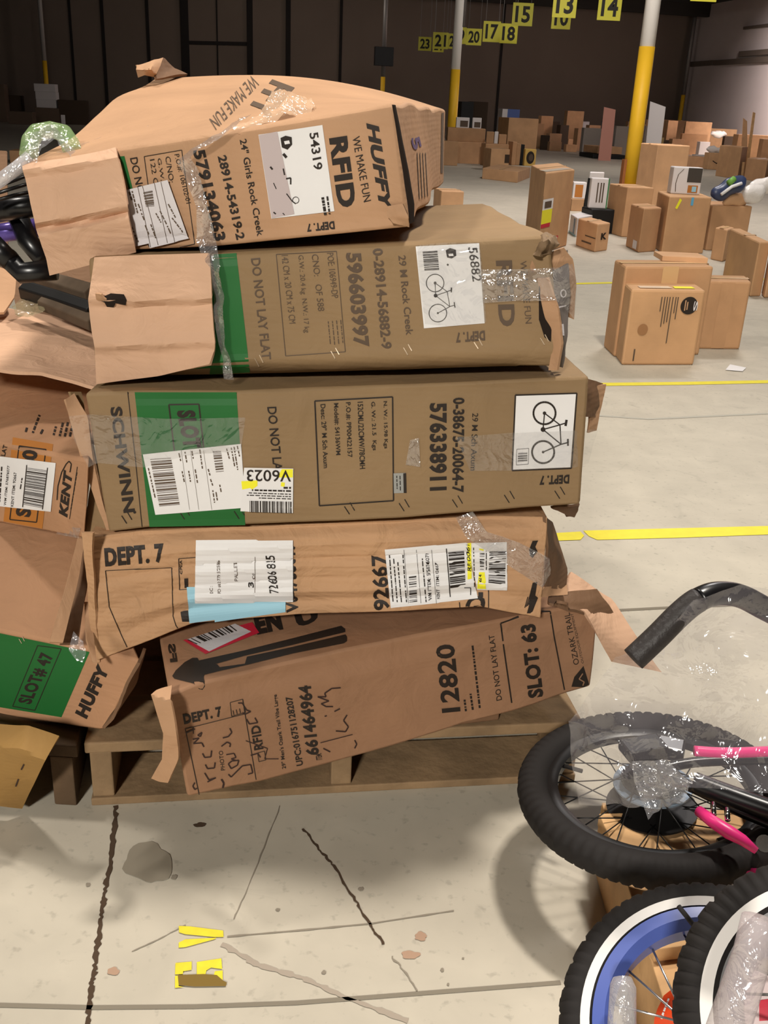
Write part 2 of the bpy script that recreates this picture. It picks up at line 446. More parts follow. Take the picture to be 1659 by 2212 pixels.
struct(MB().box(CORNER + U * .15 - N_ * 24 + Z * CEIL / 2, U * .15, N_ * 24.3, Z * CEIL / 2).build('wall_right', WALLR))
struct(MB().box((0, 33, CEIL + .15), U * 60, N_ * 50, Z * .15).build('ceiling', CEILM))
k = 0
for x, w, d in ((157, .05, .02), (226, .06, .03), (322, .06, .03), (401, .16, .05), (470, .03, .02), (540, .12, .05), (622, .10, .05), (735, .06, .03), (1082, .05, .02)):
    p = on_wall(x, 120); p.z = 0; k += 1
    struct(MB().box(p - N_ * d + Z * CEIL / 2, U * w, N_ * d, Z * CEIL / 2).build('trim_%d' % k, SEAM))
p, q = on_wall(403, 92), on_wall(538, 95); k += 1
struct(MB().box((p + q) / 2 - N_ * .04, (q - p) / 2, N_ * .03, Z * .07).build('trim_%d' % k, SEAM))
# roof beams
for t in (4, 12, 20, 28, 36, 44.5):
    k += 1; struct(MB().box(Vector((0, 1, 0)) * 0 + N_ * t + Z * (CEIL - .25), U * 45, N_ * .12, Z * .25).build('trim_%d' % k, CEILM))
# conduit rails along the right wall
RWN = U
def on_right(x, y): r = ray(x, y); return CAM + r * ((CORNER - CAM).dot(U) / r.dot(U))
for (a, c, h) in (((1494, 139), (1542, 139), .10), ((1545, 136), (1700, 128), .10), ((1600, 117), (1700, 110), .10), ((1610, 61), (1700, 55), .05)):
    p, q = on_right(*a), on_right(*c); q.z = p.z; k += 1
    struct(MB().box((p + q) / 2 - U * .05, N_ * ((q - p).dot(N_)) / 2, U * .05, Z * h).build('trim_%d' % k, WALLP))

# floor joints, cracks: part of the slab
CRACK = mat('crack_dirt', (74, 58, 44), .95); JOINT = mat('joint_filler', (128, 120, 106), .9); SCUFF = mat('tyre_scuff', (134, 125, 111), .8); SHADOW_TONE = mat('shadow_dirt_blot', (142, 133, 117), .6); PINKM = mat('rust_spot', (168, 138, 116), .8)
def strip(name, pts, w, m, z=.0012, jitter=0, parent=floor, n=6):
    V, F = [], []; P = []
    for a, c in zip(pts, pts[1:]):
        for i in range(n): P.append(tuple(a[k] + (c[k] - a[k]) * i / n for k in range(2)))
    P.append(pts[-1]); rnd = random.Random(len(pts) * 7 + int(pts[0][0]))
    P = [(x + rnd.uniform(-jitter, jitter), y) for x, y in P]; Q = [fl(x, y, z) for x, y in P]
    for i, q in enumerate(Q):
        t = (Q[min(i + 1, len(Q) - 1)] - Q[max(i - 1, 0)]).normalized(); s = Vector((-t.y, t.x, 0)) * w / 2 * (1 if not jitter else rnd.uniform(.5, 1.3))
        V += [q - s, q + s]
        if i: k = 2 * i; F.append((k - 2, k - 1, k + 1, k))
    return mesh_obj(name, V, F, m, parent)
strip('crack', [(250, 1740), (243, 1830), (228, 1920), (218, 1985), (206, 2080), (196, 2140), (188, 2230)], .0075, CRACK, jitter=2.5, n=14)
strip('crack', [(655, 1790), (690, 1835), (720, 1870), (768, 1945), (800, 2000), (830, 2040)], .004, CRACK, jitter=2.5, n=10)
strip('crack', [(845, 2065), (872, 2095), (900, 2140)], .003, SCUFF, jitter=3)
strip('expansion_joint', [(-30, 2170), (200, 2176), (420, 2174), (640, 2166), (900, 2146), (1211, 2122)], .007, JOINT, n=3)
strip('expansion_joint', [(1295, 1320), (1430, 1313), (1700, 1302), (3000, 1249)], .012, JOINT, n=3)
strip('scuff_mark', [(490, 2023), (640, 2010), (800, 1995), (980, 1967)], .003, SCUFF, jitter=1)
strip('scuff_mark', [(285, 2055), (340, 2030), (400, 1998)], .002, SCUFF, jitter=1)
strip('scuff_mark', [(605, 1740), (570, 1830), (530, 1930), (505, 1985)], .002, SCUFF, jitter=1)
strip('scuff_mark', [(480, 2040), (560, 2085), (660, 2115), (760, 2160), (880, 2205)], .008, mat('tyre_track', (160, 148, 134), .8), jitter=3, n=12)
strip('scuff_mark', [(1230, 893), (1400, 905), (1659, 893), (1900, 896)], .02, mat('faint_scuff', (172, 168, 156), .7))
def blot(name, cx, cy, rx, ry, m, seed, z=.0014, n=26):
    rnd = random.Random(seed); P = []
    for i in range(n):
        a = 2 * math.pi * i / n; r = 1 + .35 * noise.noise(Vector((math.cos(a) * 1.7, math.sin(a) * 1.7, seed * 3.3)))
        P.append(fl(cx + rx * r * math.cos(a), cy + ry * r * math.sin(a), z))
    return mesh_obj(name, P, [tuple(range(n))[::-1]], m, floor)
blot('shadow_dirt_blot', 320, 1865, 52, 42, SHADOW_TONE, 2); blot('shadow_dirt_blot', 432, 1782, 14, 5, CRACK, 5)  # big blot paints a box corner's cast shadow; the small one is dirt
for i, (x, y, rx, ry) in enumerate(((910, 2022, 14, 9), (888, 2062, 20, 9), (245, 2098, 12, 9), (955, 2095, 4, 4), (968, 2126, 3, 3), (700, 2100, 5, 4), (190, 1911, 5, 4), (376, 1894, 7, 5), (1000, 2070, 3, 2), (600, 1965, 5, 3), (780, 1920, 6, 4))):
    blot('floor_spot', x, y, rx, ry, PINKM if i < 3 else SCUFF, 11 + i)
YELT = mat('yellow_floor_tape', (222, 208, 52), .5, var=.05, vscale=30)
for lab, pts, w in (('thin yellow floor line farthest back, passing behind the group of kraft boxes', [(1225, 613), (1330, 610.5), (1500, 606), (1720, 601)], .07),
                    ('long unbroken yellow floor line in front of the box printed with a round black emblem', [(1240, 832), (1310, 830), (1480, 828), (1720, 823)], .055),
                    ):
    V, F = [], []; C_ = [fl(x, y, .0016) for x, y in pts]; e_ = (C_[-1] - C_[0]).normalized(); C_[0] = C_[0] - e_ * 2.2; C_.append(C_[-1] + e_ * 5)
    for i, c in enumerate(C_):
        V += [c - Vector((0, w / 2, 0)), c + Vector((0, w / 2, 0))]
        if i: F.append((2 * i - 2, 2 * i, 2 * i + 1, 2 * i - 1))
    tag(mesh_obj('floor_tape', V, F, YELT), lab, 'tape')
P = [fl(x, y, .0016) for x, y in ((1170, 1153), (1254, 1148), (1262, 1157), (1254, 1166), (1170, 1169))]
tag(mesh_obj('floor_tape', P, [(0, 1, 2, 3, 4)], YELT), 'short broken end of yellow floor tape just right of the box stack', 'tape')
P = [fl(x, y, .0016) for x, y in ((1260, 1146), (1700, 1135), (3400, 1096), (3400, 1114), (1700, 1153), (1480, 1161), (1290, 1166), (1272, 1158))]
tag(mesh_obj('floor_tape', P, [tuple(range(8))], YELT), 'nearest yellow floor tape, its torn end pointing at the box stack', 'tape')
# stencilled letters
STENC = mat('yellow_stencil', (218, 204, 50), .6, var=.12, vscale=40); SMEAR = mat('brown_smear', (122, 98, 44), .8)
sm = MB()
for P in ([(386, 2000), (387, 2014), (400, 2018), (463, 2024), (483, 2024), (482, 2010), (410, 2001)], [(386, 2047), (386, 2036), (400, 2029), (468, 2025.5), (463, 2029), (400, 2046)],
          [(379, 2080), (414, 2077), (414, 2095), (396, 2098), (395, 2104), (378, 2105)], [(425, 2078), (478, 2070), (480, 2093), (470, 2092), (456, 2090), (446, 2096), (444, 2104), (425, 2105)],
          [(378, 2108), (385, 2107), (386, 2130), (398, 2132), (378, 2134)], [(464, 2098), (481, 2096), (481, 2122), (476, 2120), (462, 2106)]):
    sm.add([fl(x, y, .0018) for x, y in P], [tuple(range(len(P)))[::-1]])
st = sm.build('floor_stencil', STENC); tag(st, 'yellow stencilled letters G V painted sideways on the bare concrete', 'floor marking')
P = [(384, 2106), (440, 2104), (468, 2106), (482, 2118), (490, 2122), (488, 2130), (420, 2131), (386, 2128)]
mesh_obj('smear', [fl(x, y, .0022) for x, y in P], [tuple(range(8))[::-1]], SMEAR, st, label='brown dirt smear over the lower letter')

# ================================================================== columns
WHT = mat('white_paint', (240, 236, 228), .5); YELP = mat('safety_yellow', (226, 178, 40), .5, var=.05, vscale=3); GREYP = mat('grey_steel', (120, 116, 112), .5, .4)
DARK = mat('black_plastic', (20, 19, 19), .45)
def column(base, r, hp, lab, mtop=WHT, extra=None):
    t = thing('steel_column', lab, 'column', base, 'steel columns')
    MB().tube([base + Z * hp, base + Z * CEIL], r, 24).build('shaft', mtop, t, True)
    MB().tube([base + Z * .02, base + Z * hp], r * 1.05, 24).build('yellow_sleeve', YELP, t, True)
    bevel(MB().box(base + Z * .015, U * r * 1.7, N_ * r * 1.7, Z * .015).build('base_plate', YELP if r > .1 else GREYP, t), .004)
    return t
C1 = fl(1357, 412); C2 = C1 + N_ * 10.4; C2.x = x_at(972, C2.y, 0); C4 = C2 + N_ * 9.6; C4.x = x_at(822, C4.y, .0)
t1 = column(C1, .125, z_at(C1.x, C1.y, 101), 'nearest steel column, thick, white above a yellow lower half')
p = aty(1389, 212, C1.y - .02); bevel(MB().box(p, U * .035, N_ * .03, Z * .17).build('paper_tag', mat('cream_card', (214, 196, 160), .6), t1, label='cream tag hanging on its right side'), .003)
bevel(MB().box(C1 + Z * .26 - U * .14, U * .025, N_ * .06, Z * .26).build('guard_strip', mat('brown_guard', (150, 92, 50), .7), t1), .003)
t2 = column(C2, .12, z_at(C2.x, C2.y, 150), 'middle steel column, white and yellow, rising behind the top bicycle box')
MB().tube([Vector((C2.x + .13, C2.y - .05, z_at(C2.x, C2.y, 58))), Vector((C2.x + .15, C2.y - .05, CEIL))], .025, 8).build('conduit', GREYP, t2, True)
t4 = column(C4, .075, z_at(C4.x, C4.y, 166), 'thin far column carrying a square black box', GREYP)
p = aty(829, 122, C4.y - .2); bevel(MB().box(p, U * .33, N_ * .12, Z * .30).build('junction_box', DARK, t4), .01)
C3 = fl(107, 266); column(C3, .085, z_at(C3.x, C3.y, 131), 'dim column at the far left in the unlit part of the hall', mat('grey_paint_dim', (150, 144, 138), .6))
C5 = CORNER - N_ * .5 - U * .5; C5.x = x_at(1478, C5.y, 2.5)
column(C5, .085, z_at(C5.x, C5.y, 205), 'thin column standing in the corner where the dark and grey walls meet', GREYP)

# ================================================================== hanging number signs
SIGNY = mat('sign_yellow', (206, 200, 62), .5); SIGNK = mat('sign_black', (30, 26, 20), .6)
def number_sign(txt, x0, x1, y0, y1, Y, lab, skew=2.0):
    a, c = aty(x0, y1, Y), aty(x1, y1 + skew, Y); c.z = a.z; h = z_at(a.x, Y, y0) - a.z; e = (c - a); w = e.length; e.normalize(); n = Vector((-e.y, e.x, 0))
    t = thing('number_sign', lab, 'sign', (a + c) / 2, 'hanging number signs')
    bevel(MB().hexa([a, c, c + n * .01, a + n * .01], [a + Z * h, c + Z * h, c + n * .01 + Z * h, a + n * .01 + Z * h]).build('board', SIGNY, t), .002)
    V, F = glyphs(txt, .03); m = MB()
    P = [a + e * w * (.14 + .72 * v[0]) + Z * h * (.14 + .72 * v[1]) - n * .004 for v in V]
    m.add(P, F).build('numeral', SIGNK, t)
    for k in (.12, .88):
        q = a + e * w * k + Z * h + n * .005; MB().tube([q - Z * .02, Vector((q.x, q.y, CEIL))], .006, 5).build('hanging_wire', GREYP, t)
    return t
for txt, x0, x1, y0, y1, Y, lab in (
    ('23', 903, 931, 79, 109, 36, 'dim yellow sign numbered 23, leftmost of the hanging signs'), ('24', 934, 958, 84, 112, 38, 'yellow sign mostly hidden behind the sign numbered 21'),
    ('21', 934, 967, 69, 105, 33, 'yellow sign numbered 21, left of the white column'), ('22', 966, 994, 72, 105, 34, 'yellow sign cut off by the left edge of the white column'),
    ('19', 978, 1006, 58, 94, 30, 'yellow sign cut off by the right edge of the white column'), ('20', 1006, 1039, 61, 97, 30.2, 'yellow sign numbered 20, right of the white column'),
    ('17', 1042, 1079, 45, 90, 26, 'yellow sign numbered 17, touching the sign numbered 18'), ('18', 1078, 1116, 50, 93, 26.3, 'yellow sign numbered 18, under the sign numbered 15'),
    ('15', 1105, 1149, 5, 55, 23.5, 'bright yellow sign numbered 15'), ('10', 1190, 1231, 12, 62, 22, 'yellow sign partly covered by the sign numbered 13'),
    ('13', 1192, 1243, -22, 37, 20, 'bright yellow sign numbered 13, at the upper edge'), ('14', 1289, 1339, -18, 43, 20, 'bright yellow sign numbered 14, nearest the thick column'),
    ('12', 1491, 1547, -60, 2, 18, 'sign of which only the lower edge shows above the wall corner')):
    number_sign(txt, x0, x1, y0, y1, Y, lab)

# ================================================================== CENTRE STACK OF BICYCLE BOXES
def dep(plane, x, y, off=0.0): return (plane.px(x, y) - CAM).dot(FW) - off
def prow(plane, pts): return [(x, y, dep(plane, x, y, o)) for x, y, o in pts]
def bike_box(label, plane, top, bot, back, m, group='bicycle boxes in the centre stack', **kw):
    c = plane.px(*bot[len(bot) // 2])
    t = thing('bicycle_box', label, 'box', c, group)
    o = carton('carton', plane, top, bot, back, m, t, **kw)
    return t, Body.last
def V3(*a): return Vector(a)
GRP = 'bicycle boxes in the centre stack'
def bike_drawing(P, cw1, cw2, r, up, w=1.6, tire=2.5):
    """side view of a bicycle: wheel centres in px; `up` points from the ground to the saddle"""
    P.ring(cw1, r, tire); P.ring(cw2, r, tire)
    dx, dy = cw2[0] - cw1[0], cw2[1] - cw1[1]
    pt = lambda a, b: (cw1[0] + dx * a + up[0] * b, cw1[1] + dy * a + up[1] * b)
    bb, st, hd, sd, hb = pt(.42, -.05), pt(.30, .9), pt(.80, 1.0), pt(.25, 1.25), pt(.76, 1.35)
    for a, c in ((cw1, bb), (cw1, st), (bb, st), (bb, hd), (st, hd), (cw2, hd), (st, sd), (hd, hb)): P.line([a, c], w)
    P.line([pt(.17, 1.27), pt(.33, 1.22)], w * 2); P.line([pt(.66, 1.38), pt(.84, 1.40)], w * 1.5); P.disc(bb, r * .22); P.disc(cw1, r * .16); P.disc(cw2, r * .12)
def ticks(P, pts, dx=11, dy=17, w=2.2):
    for x, y in pts:
        P.line([(x - dx, y - dy / 2), (x, y + dy / 2)], w); P.line([(x + 1, y - dy), (x + dx, y)], w)

# ---- pallet
PA, PB = fl(198, 1741), fl(1300, 1684); PE = (PB - PA).normalized(); PD = V3(-PE.y, PE.x, 0); PWID = .90
pal = thing('wooden_pallet', 'worn wooden pallet carrying the centre stack of bicycle boxes', 'pallet', PA + PE * .45 + PD * .5)
bd = lambda a0, a1, d0, d1, z0, z1: MB().hexa([PA + PE * a0 + PD * d0 + Z * z0, PA + PE * a1 + PD * d0 + Z * z0, PA + PE * a1 + PD * d1 + Z * z0, PA + PE * a0 + PD * d1 + Z * z0],
    [PA + PE * a0 + PD * d0 + Z * z1, PA + PE * a1 + PD * d0 + Z * z1, PA + PE * a1 + PD * d1 + Z * z1, PA + PE * a0 + PD * d1 + Z * z1])
for i in range(7): bevel(bd(.0 if i else -.004, PWID - (.012 if i % 2 else 0), i * .145, i * .145 + (.125 if i else .13), .113, .135).build('deck_board', WOOD, pal), .003)
for a in (.003, .43, PWID - .04): bevel(bd(a, a + .038, .004, .99, .016, .113).build('stringer', WOOD, pal), .003)
for d in (0, .17, .34, .51, .68, .88): bevel(bd(0, PWID, d, d + .13, .0, .016).build('bottom_board', WOOD, pal), .002)

# ---- fifth box from the top: Ozark trail
pl5 = Plane(380, 1.262, 1300, 1.565, 1500, -.02)
t5, B5 = bike_box('bottom bicycle box of the centre stack, tilted, printed 12820 and SLOT: 63', pl5, [(365, 1500), (420, 1478), (740, 1402), (1000, 1352), (1185, 1318), (1297, 1296)], [(405, 1722), (560, 1690), (860, 1610), (1000, 1565), (1100, 1540), (1275, 1482)],
    [V3(-.16, .55, -.05), V3(-.16, .55, -.05), V3(-.16, .55, .02), V3(-.16, .55, .0)], KRAFT_W, seed=5, dent=.005, ridges=((.12, -.004, .05), (.25, .003, .06)))
p = Print(B5)
p.text('DEPT. 7', (398, 1565), (481, 1547), (394, 1543), .05); p.line([(400, 1574), (414, 1640), (430, 1716)], 2); p.line([(400, 1574), (527, 1542)], 1.6); p.line([(524, 1512), (538, 1595), (553, 1684)], 1.8)
p.frame((497, 1517), (524, 1510), (530, 1538), (500, 1547), 1.5)
for k in range(3): p.line([(505 + 7 * k, 1544 - 2 * k), (503 + 7 * k, 1534 - 2 * k)], 1.6)
p.text('PHOTO', (486, 1663), (481, 1621), (477, 1664), .005); p.text('RFID', (569, 1617), (561, 1565), (549, 1621), .03); p.frame((556, 1626), (571, 1622), (574, 1641), (559, 1645), 1.5)
p.text('29" Men\'s Ozark Trail Vibe Large', (620, 1659), (600, 1499), (609, 1661), .02); p.text('UPC:016751128207', (655, 1652), (631, 1503), (640, 1655), .03)
p.text('661464964', (690, 1629), (672, 1479), (661, 1632), .04); p.text('ITEM:', (696, 1640), (694, 1626), (683, 1642), .02)
p.text('12820', (995, 1536), (981, 1390), (954, 1540), .03)
for a, c in (((1006, 1536), (1003, 1510)), ((1021, 1533), (1016, 1498)), ((1036, 1529), (1020, 1392))): p.tiny(a, c, 4.5, int(a[0]))
p.text('DO NOT LAY FLAT', (1084, 1511), (1067, 1370), (1072, 1514), .01); p.line([(1120, 1332), (1081, 1346), (1088, 1400), (1105, 1518)], 3.2); p.line([(1170, 1321), (1188, 1320), (1197, 1377), (1219, 1490)], 3)
p.text('SLOT: 63', (1174, 1504), (1156, 1346), (1140, 1509), .05)
p.text('OZARK TRAIL', (1251, 1434), (1230, 1322), (1239, 1437), .005); p.text('OUTDOOR EQUIPMENT', (1262, 1432), (1238, 1324), (1256, 1433), .0)
p.poly([(1234, 1483), (1240, 1462), (1260, 1438), (1270, 1470), (1272, 1478), (1262, 1484)])
p.build('printed_lettering', INK, t5)
p = Print(B5, .0006).line([(1258, 1456), (1250, 1468), (1262, 1472), (1260, 1480)], 2.2); p.e = .0016; p = Print(B5, .0016).line([(1258, 1454), (1250, 1466), (1261, 1472), (1258, 1480)], 2.4); p.build('logo_line', KRAFT_W, t5)
p = Print(B5, .001)
S = lambda pts, w=3.0: p.line([(300 + x / 3.318, 1280 + y / 3.318) for x, y in pts], w)
S([(335, 1005), (400, 975)]); S([(385, 985), (388, 960), (390, 1010)], 2); S([(385, 1050), (430, 1040), (390, 1080), (450, 1075), (465, 1105)]); S([(420, 1020), (450, 1000), (440, 1030), (420, 1020)])
S([(455, 1150), (470, 1180), (515, 1175), (520, 1130)]); S([(475, 1230), (490, 1260), (540, 1255), (545, 1215)]); S([(470, 1290), (500, 1340), (550, 1325), (490, 1355)]); S([(590, 1335), (608, 1365), (600, 1398)], 4)
S([(400, 1360), (385, 1385), (400, 1410), (415, 1400)]); S([(600, 1040), (640, 1030), (665, 1000), (650, 970)]); S([(590, 1100), (630, 1070), (655, 1080), (650, 1105)]); S([(625, 1160), (680, 1150), (695, 1180), (660, 1190), (690, 1200)], 2.6)
S([(640, 1225), (665, 1205), (715, 1200), (705, 1235), (660, 1260), (640, 1225)]); S([(640, 1300), (660, 1320), (740, 1240), (800, 1230), (815, 1290), (780, 1300)])
S([(710, 790), (740, 790), (770, 840), (800, 850), (760, 870), (740, 860)]); S([(770, 905), (790, 940), (850, 930), (830, 895)]); S([(765, 1060), (920, 1115), (900, 1190), (1000, 1190)], 2); S([(800, 1165), (850, 1150), (870, 1180)]); 
S([(1445, 680), (1380, 685), (1330, 720), (1340, 745), (1280, 745), (1360, 775), (1305, 795), (1340, 815), (1390, 815)]); S([(1400, 850), (1440, 830)]); S([(1330, 885), (1345, 880)]); S([(1490, 875), (1465, 915), (1500, 960), (1480, 995), (1410, 990)]); S([(1300, 1075), (1530, 1015)], 2); S([(1320, 1115), (1370, 1140)]); S([(1545, 1055), (1560, 1085), (1545, 1115)])
p.build('handwriting', MARKER, t5, 'dark marker scrawl')
# graphic on its upper side
p = Print(B5, .0007)
q = lambda pts: [(300 + x / 3.318, 1280 + y / 3.318) for x, y in pts]
p.poly(q([(425, 490), (750, 418), (1100, 330), (1450, 240), (1478, 262), (1480, 285), (1100, 378), (760, 455), (560, 512), (430, 535)])); p.poly(q([(775, 462), (1100, 392), (1480, 302), (1492, 320), (1492, 348), (1470, 366), (1100, 440), (780, 520), (600, 560), (560, 540), (760, 512)]))
p.poly(q([(240, 600), (265, 560), (330, 500), (385, 470), (420, 470), (435, 500), (560, 516), (600, 560), (470, 592), (465, 606), (473, 670), (455, 695), (430, 690), (395, 655), (255, 620)])); 
p.text('EN', (556, 1372), (612, 1360), (546, 1330), .07); p.text('U', (644, 1358), (690, 1340), (634, 1325), .06); p.text('FS', (368, 1432), (362, 1392), (384, 1430), .05)
p.build('printed_fork', INK, t5)
sticker(B5, ((396, 1384), (545, 1345), (560, 1368), (444, 1414)), RED, t5, 'red_label', .0011); l = sticker(B5, ((404, 1383), (508, 1349), (543, 1366), (452, 1409)), PAPER_G, t5, 'shipping_label', .0016)
if l: Print(B5, .002).bars((404, 1384), (425, 1394), (515, 1364), (500, 1352), 12, 4).build('label_print', INK, l)
# crushed left end and torn right flaps
sheet('end_flap', [[(338, 1490, 1.45), (372, 1476, 1.47)], [(326, 1500, 1.44), (368, 1512, 1.44)], [(352, 1585, 1.46), (382, 1590, 1.455)], [(350, 1640, 1.50), (386, 1640, 1.49)], [(326, 1682, 1.53), (362, 1692, 1.52)]], KRAFT, t5, .006, 10, 26, .006, 14, 4)
sheet('torn_flap', [[(1196, 1300, 1.70), (1232, 1236, 1.76)], [(1262, 1320, 1.71), (1320, 1296, 1.78)], [(1320, 1430, 1.76), (1428, 1452, 1.72)]], KRAFT_IN, t5, .006, 14, 20, .006, 9, 8)
sheet('torn_flap', [[(1186, 1284, 1.70), (1290, 1272, 1.74)], [(1186, 1300, 1.68), (1312, 1300, 1.74)], [(1215, 1306, 1.68), (1352, 1365, 1.78)]], KRAFT_D, t5, .005, 16, 10, .006, 14, 2)
# what props up the raised end
x0, x1 = fl(925, 1575, .137), fl(1078, 1556, .137)
bevel(tag(MB().hexa([x0, x1, x1 + V3(-.1, .3, 0), x0 + V3(-.1, .3, 0)], [x0 + Z * .07, x1 + Z * .085, x1 + V3(-.1, .3, .085), x0 + V3(-.1, .3, .07)]).build('cardboard_pad', KRAFT_D), 'brown cardboard pad wedged under the raised end of the bottom bicycle box', 'cardboard'), .003)
x0 = fl(1180, 1530, .137)
bevel(tag(MB().box(x0 + V3(.0, .12, .012), PE * .045, PD * .05, Z * .012).build('plastic_tray', mat('offwhite_plastic', (214, 210, 204), .5)), 'small white plastic piece lying on the pallet under the bottom bicycle box', 'plastic'), .003)

# ---- fourth box: 92667
pl4 = Plane(190, 1.42, 1180, 1.46, 1250)
t4b, B4 = bike_box('crumpled bicycle box marked 92667 with white and light blue papers', pl4, [(186, 1164), (420, 1152), (680, 1142), (1000, 1128), (1184, 1120)], [(210, 1428), (320, 1385), (420, 1346), (640, 1327), (842, 1321), (1040, 1311), (1168, 1336)],
    [V3(-.05, 1.0, -.05), V3(-.05, 1.0, -.04), V3(-.05, 1.0, .07), V3(-.05, 1.0, .03)], KRAFT_R, seed=4, dent=.006, nu=90, nv=36, ridges=((.02, -.02, .06), (.20, .003, .03), (.36, -.004, .025), (.44, .003, .03), (.58, -.003, .03), (.72, .004, .03), (.84, -.006, .05)))
p = Print(B4, .0018, 6)
p.text('DEPT. 7', (228, 1224), (356, 1214), (225, 1184), .05); p.line([(280, 1408), (262, 1370), (236, 1310), (228, 1232), (300, 1228), (371, 1225), (374, 1330), (380, 1350), (392, 1368)], 1.5); p.line([(424, 1203), (386, 1206), (388, 1274), (404, 1273)], 1.5)
p.text('CPSIA', (394, 1240), (393, 1209), (389, 1240), .02); p.quad((398, 1248), (406, 1248), (406, 1270), (399, 1270)); p.quad((390, 1320), (406, 1318), (410, 1342), (394, 1342))
p.text('V04760017', (645, 1322), (637, 1170), (618, 1323), .04); p.text('92667', (842, 1316), (836, 1196), (807, 1318), .03)
p.text('D', (1004, 1316), (1008, 1290), (1046, 1312), .04); p.quad((1033, 1279), (1043, 1279), (1043, 1290), (1033, 1290)); p.line([(1055, 1272), (1055, 1312)], 2); p.line([(992, 1300), (993, 1312)], 2)
p.poly([(1143, 1185), (1150, 1167), (1162, 1166), (1156, 1180), (1161, 1190), (1150, 1205), (1144, 1200)]); p.poly([(1142, 1290), (1150, 1258), (1160, 1256), (1156, 1285), (1162, 1290), (1150, 1320), (1136, 1330), (1144, 1300)])
for k in range(4): p.line([(1133 + 3 * k, 1312 - 2 * k), (1140 + 4 * k, 1288 - 2 * k)], 2)
p.build('printed_lettering', INK, t4b)
l = sticker(B4, ((404, 1268), (618, 1266), (617, 1321), (410, 1350)), BLUEP, t4b, 'blue_paper', .0024, 'light blue sheet under the white one', 5)
l = sticker(B4, ((424, 1168), (633, 1167), (633, 1299), (421, 1300)), PAPER, t4b, 'pallet_paper', .0036, 'white sheet with a handwritten number', 5)
p = Print(B4, .0046, 5)
p.text('DC:', (461, 1282), (460, 1266), (454, 1282)); p.text('PO #: 2779525386', (478, 1282), (476, 1208), (471, 1282)); p.text('PALLETS', (514, 1251), (512, 1211), (507, 1251)); p.text('OF', (551, 1247), (551, 1234), (545, 1247)); p.line([(551, 1280), (551, 1200)], .9)
p.build('label_print', INK_G, l)
p = Print(B4, .0046, 5); p.text('3', (549, 1267), (548, 1257), (537, 1267), .03); p.text('72606835', (603, 1281), (593, 1197), (583, 1282), .012, .1, 1.12); p.build('handwriting', INK, l)
l = sticker(B4, ((831, 1186), (1007, 1170), (1032, 1292), (844, 1312)), PAPER, t4b, 'shipping_label', .0026, step=5)
p = Print(B4, .0036, 5); p.bars((968, 1190), (1002, 1187), (1005, 1265), (972, 1270), 20, 3); p.bars((883, 1246), (899, 1244), (901, 1300), (884, 1302), 14, 5)
p.line([(964, 1183), (972, 1290)], 2.2); p.line([(1002, 1266), (1016, 1266), (1016, 1286)], 2)
p.text('WM ITEM: 575876077', (933, 1296), (926, 1194), (925, 1297), .01); p.text('KENT ITEM: 92667', (950, 1294), (946, 1214), (943, 1294), .01)
for i, x in enumerate((843, 852, 861, 872, 914)): p.tiny((x + 6, 1300), (x - 2, 1200 + 7 * (i % 3)), 2.4, i)
for x in (878, 905, 938): p.line([(x - 6, 1186), (x + 4, 1302)], .8)
p.build('label_print', INK, l)
l = sticker(B4, ((1007, 1170), (1094, 1168), (1095, 1272), (1030, 1270)), PAPER, t4b, 'shipping_label', .0038, step=5)
p = Print(B4, .0052, 5); p.bars((1056, 1190), (1092, 1186), (1090, 1262), (1054, 1258), 22, 9); p.bars((1035, 1196), (1046, 1196), (1044, 1228), (1036, 1228), 8, 2); p.tiny((1050, 1226), (1049, 1190), 2, 4); p.tiny((1024, 1262), (1022, 1180), 2, 8); p.text('614', (1040, 1256), (1040, 1239), (1033, 1256), .01); p.text('RR00061', (1017, 1230), (1013, 1172), (1009, 1230), .01, .2)
p.build('label_print', INK, l)
p = Print(B4, .0046, 6); p.quad((1009, 1170), (1017, 1168), (1018, 1250), (1009, 1252)); p.quad((1034, 1236), (1046, 1236), (1050, 1268), (1030, 1267)); p.quad((1034, 1182), (1044, 1182), (1044, 1192), (1035, 1192)); p.build('marker_highlight', YEL_HI, l)
sheet('clear_tape', [prow(pl4, [(985, 1118, -.01), (1022, 1104, .0)]), prow(pl4, [(1006, 1160, .012), (1050, 1148, .012)]), prow(pl4, [(1090, 1215, .01), (1120, 1172, .012)]), prow(pl4, [(1150, 1255, .012), (1186, 1205, .012)]), prow(pl4, [(1172, 1270, .006), (1190, 1240, -.01)])], FILM, t4b, 0, 10, 34, .004, 22, 5)
sheet('end_flap', [[(1180, 1112, 1.58), (1196, 1128, 1.66)], [(1186, 1180, 1.60), (1226, 1230, 1.70)], [(1178, 1270, 1.64), (1222, 1274, 1.70)]], KRAFT_D, t4b, .005, 10, 16, .004, 9, 8)
sheet('end_flap', [[(1176, 1268, 1.635), (1226, 1262, 1.70)], [(1162, 1290, 1.64), (1224, 1285, 1.69)]], KRAFT, t4b, .005, 10, 6, .006, 18, 8)
sheet('end_flap', [[(176, 1150, 1.54), (200, 1152, 1.53)], [(182, 1190, 1.55), (202, 1220, 1.56)], [(192, 1330, 1.62), (205, 1340, 1.615)], [(206, 1432, 1.66), (216, 1430, 1.66)]], KRAFT_R, t4b, .005, 8, 20, .004, 15, 3)

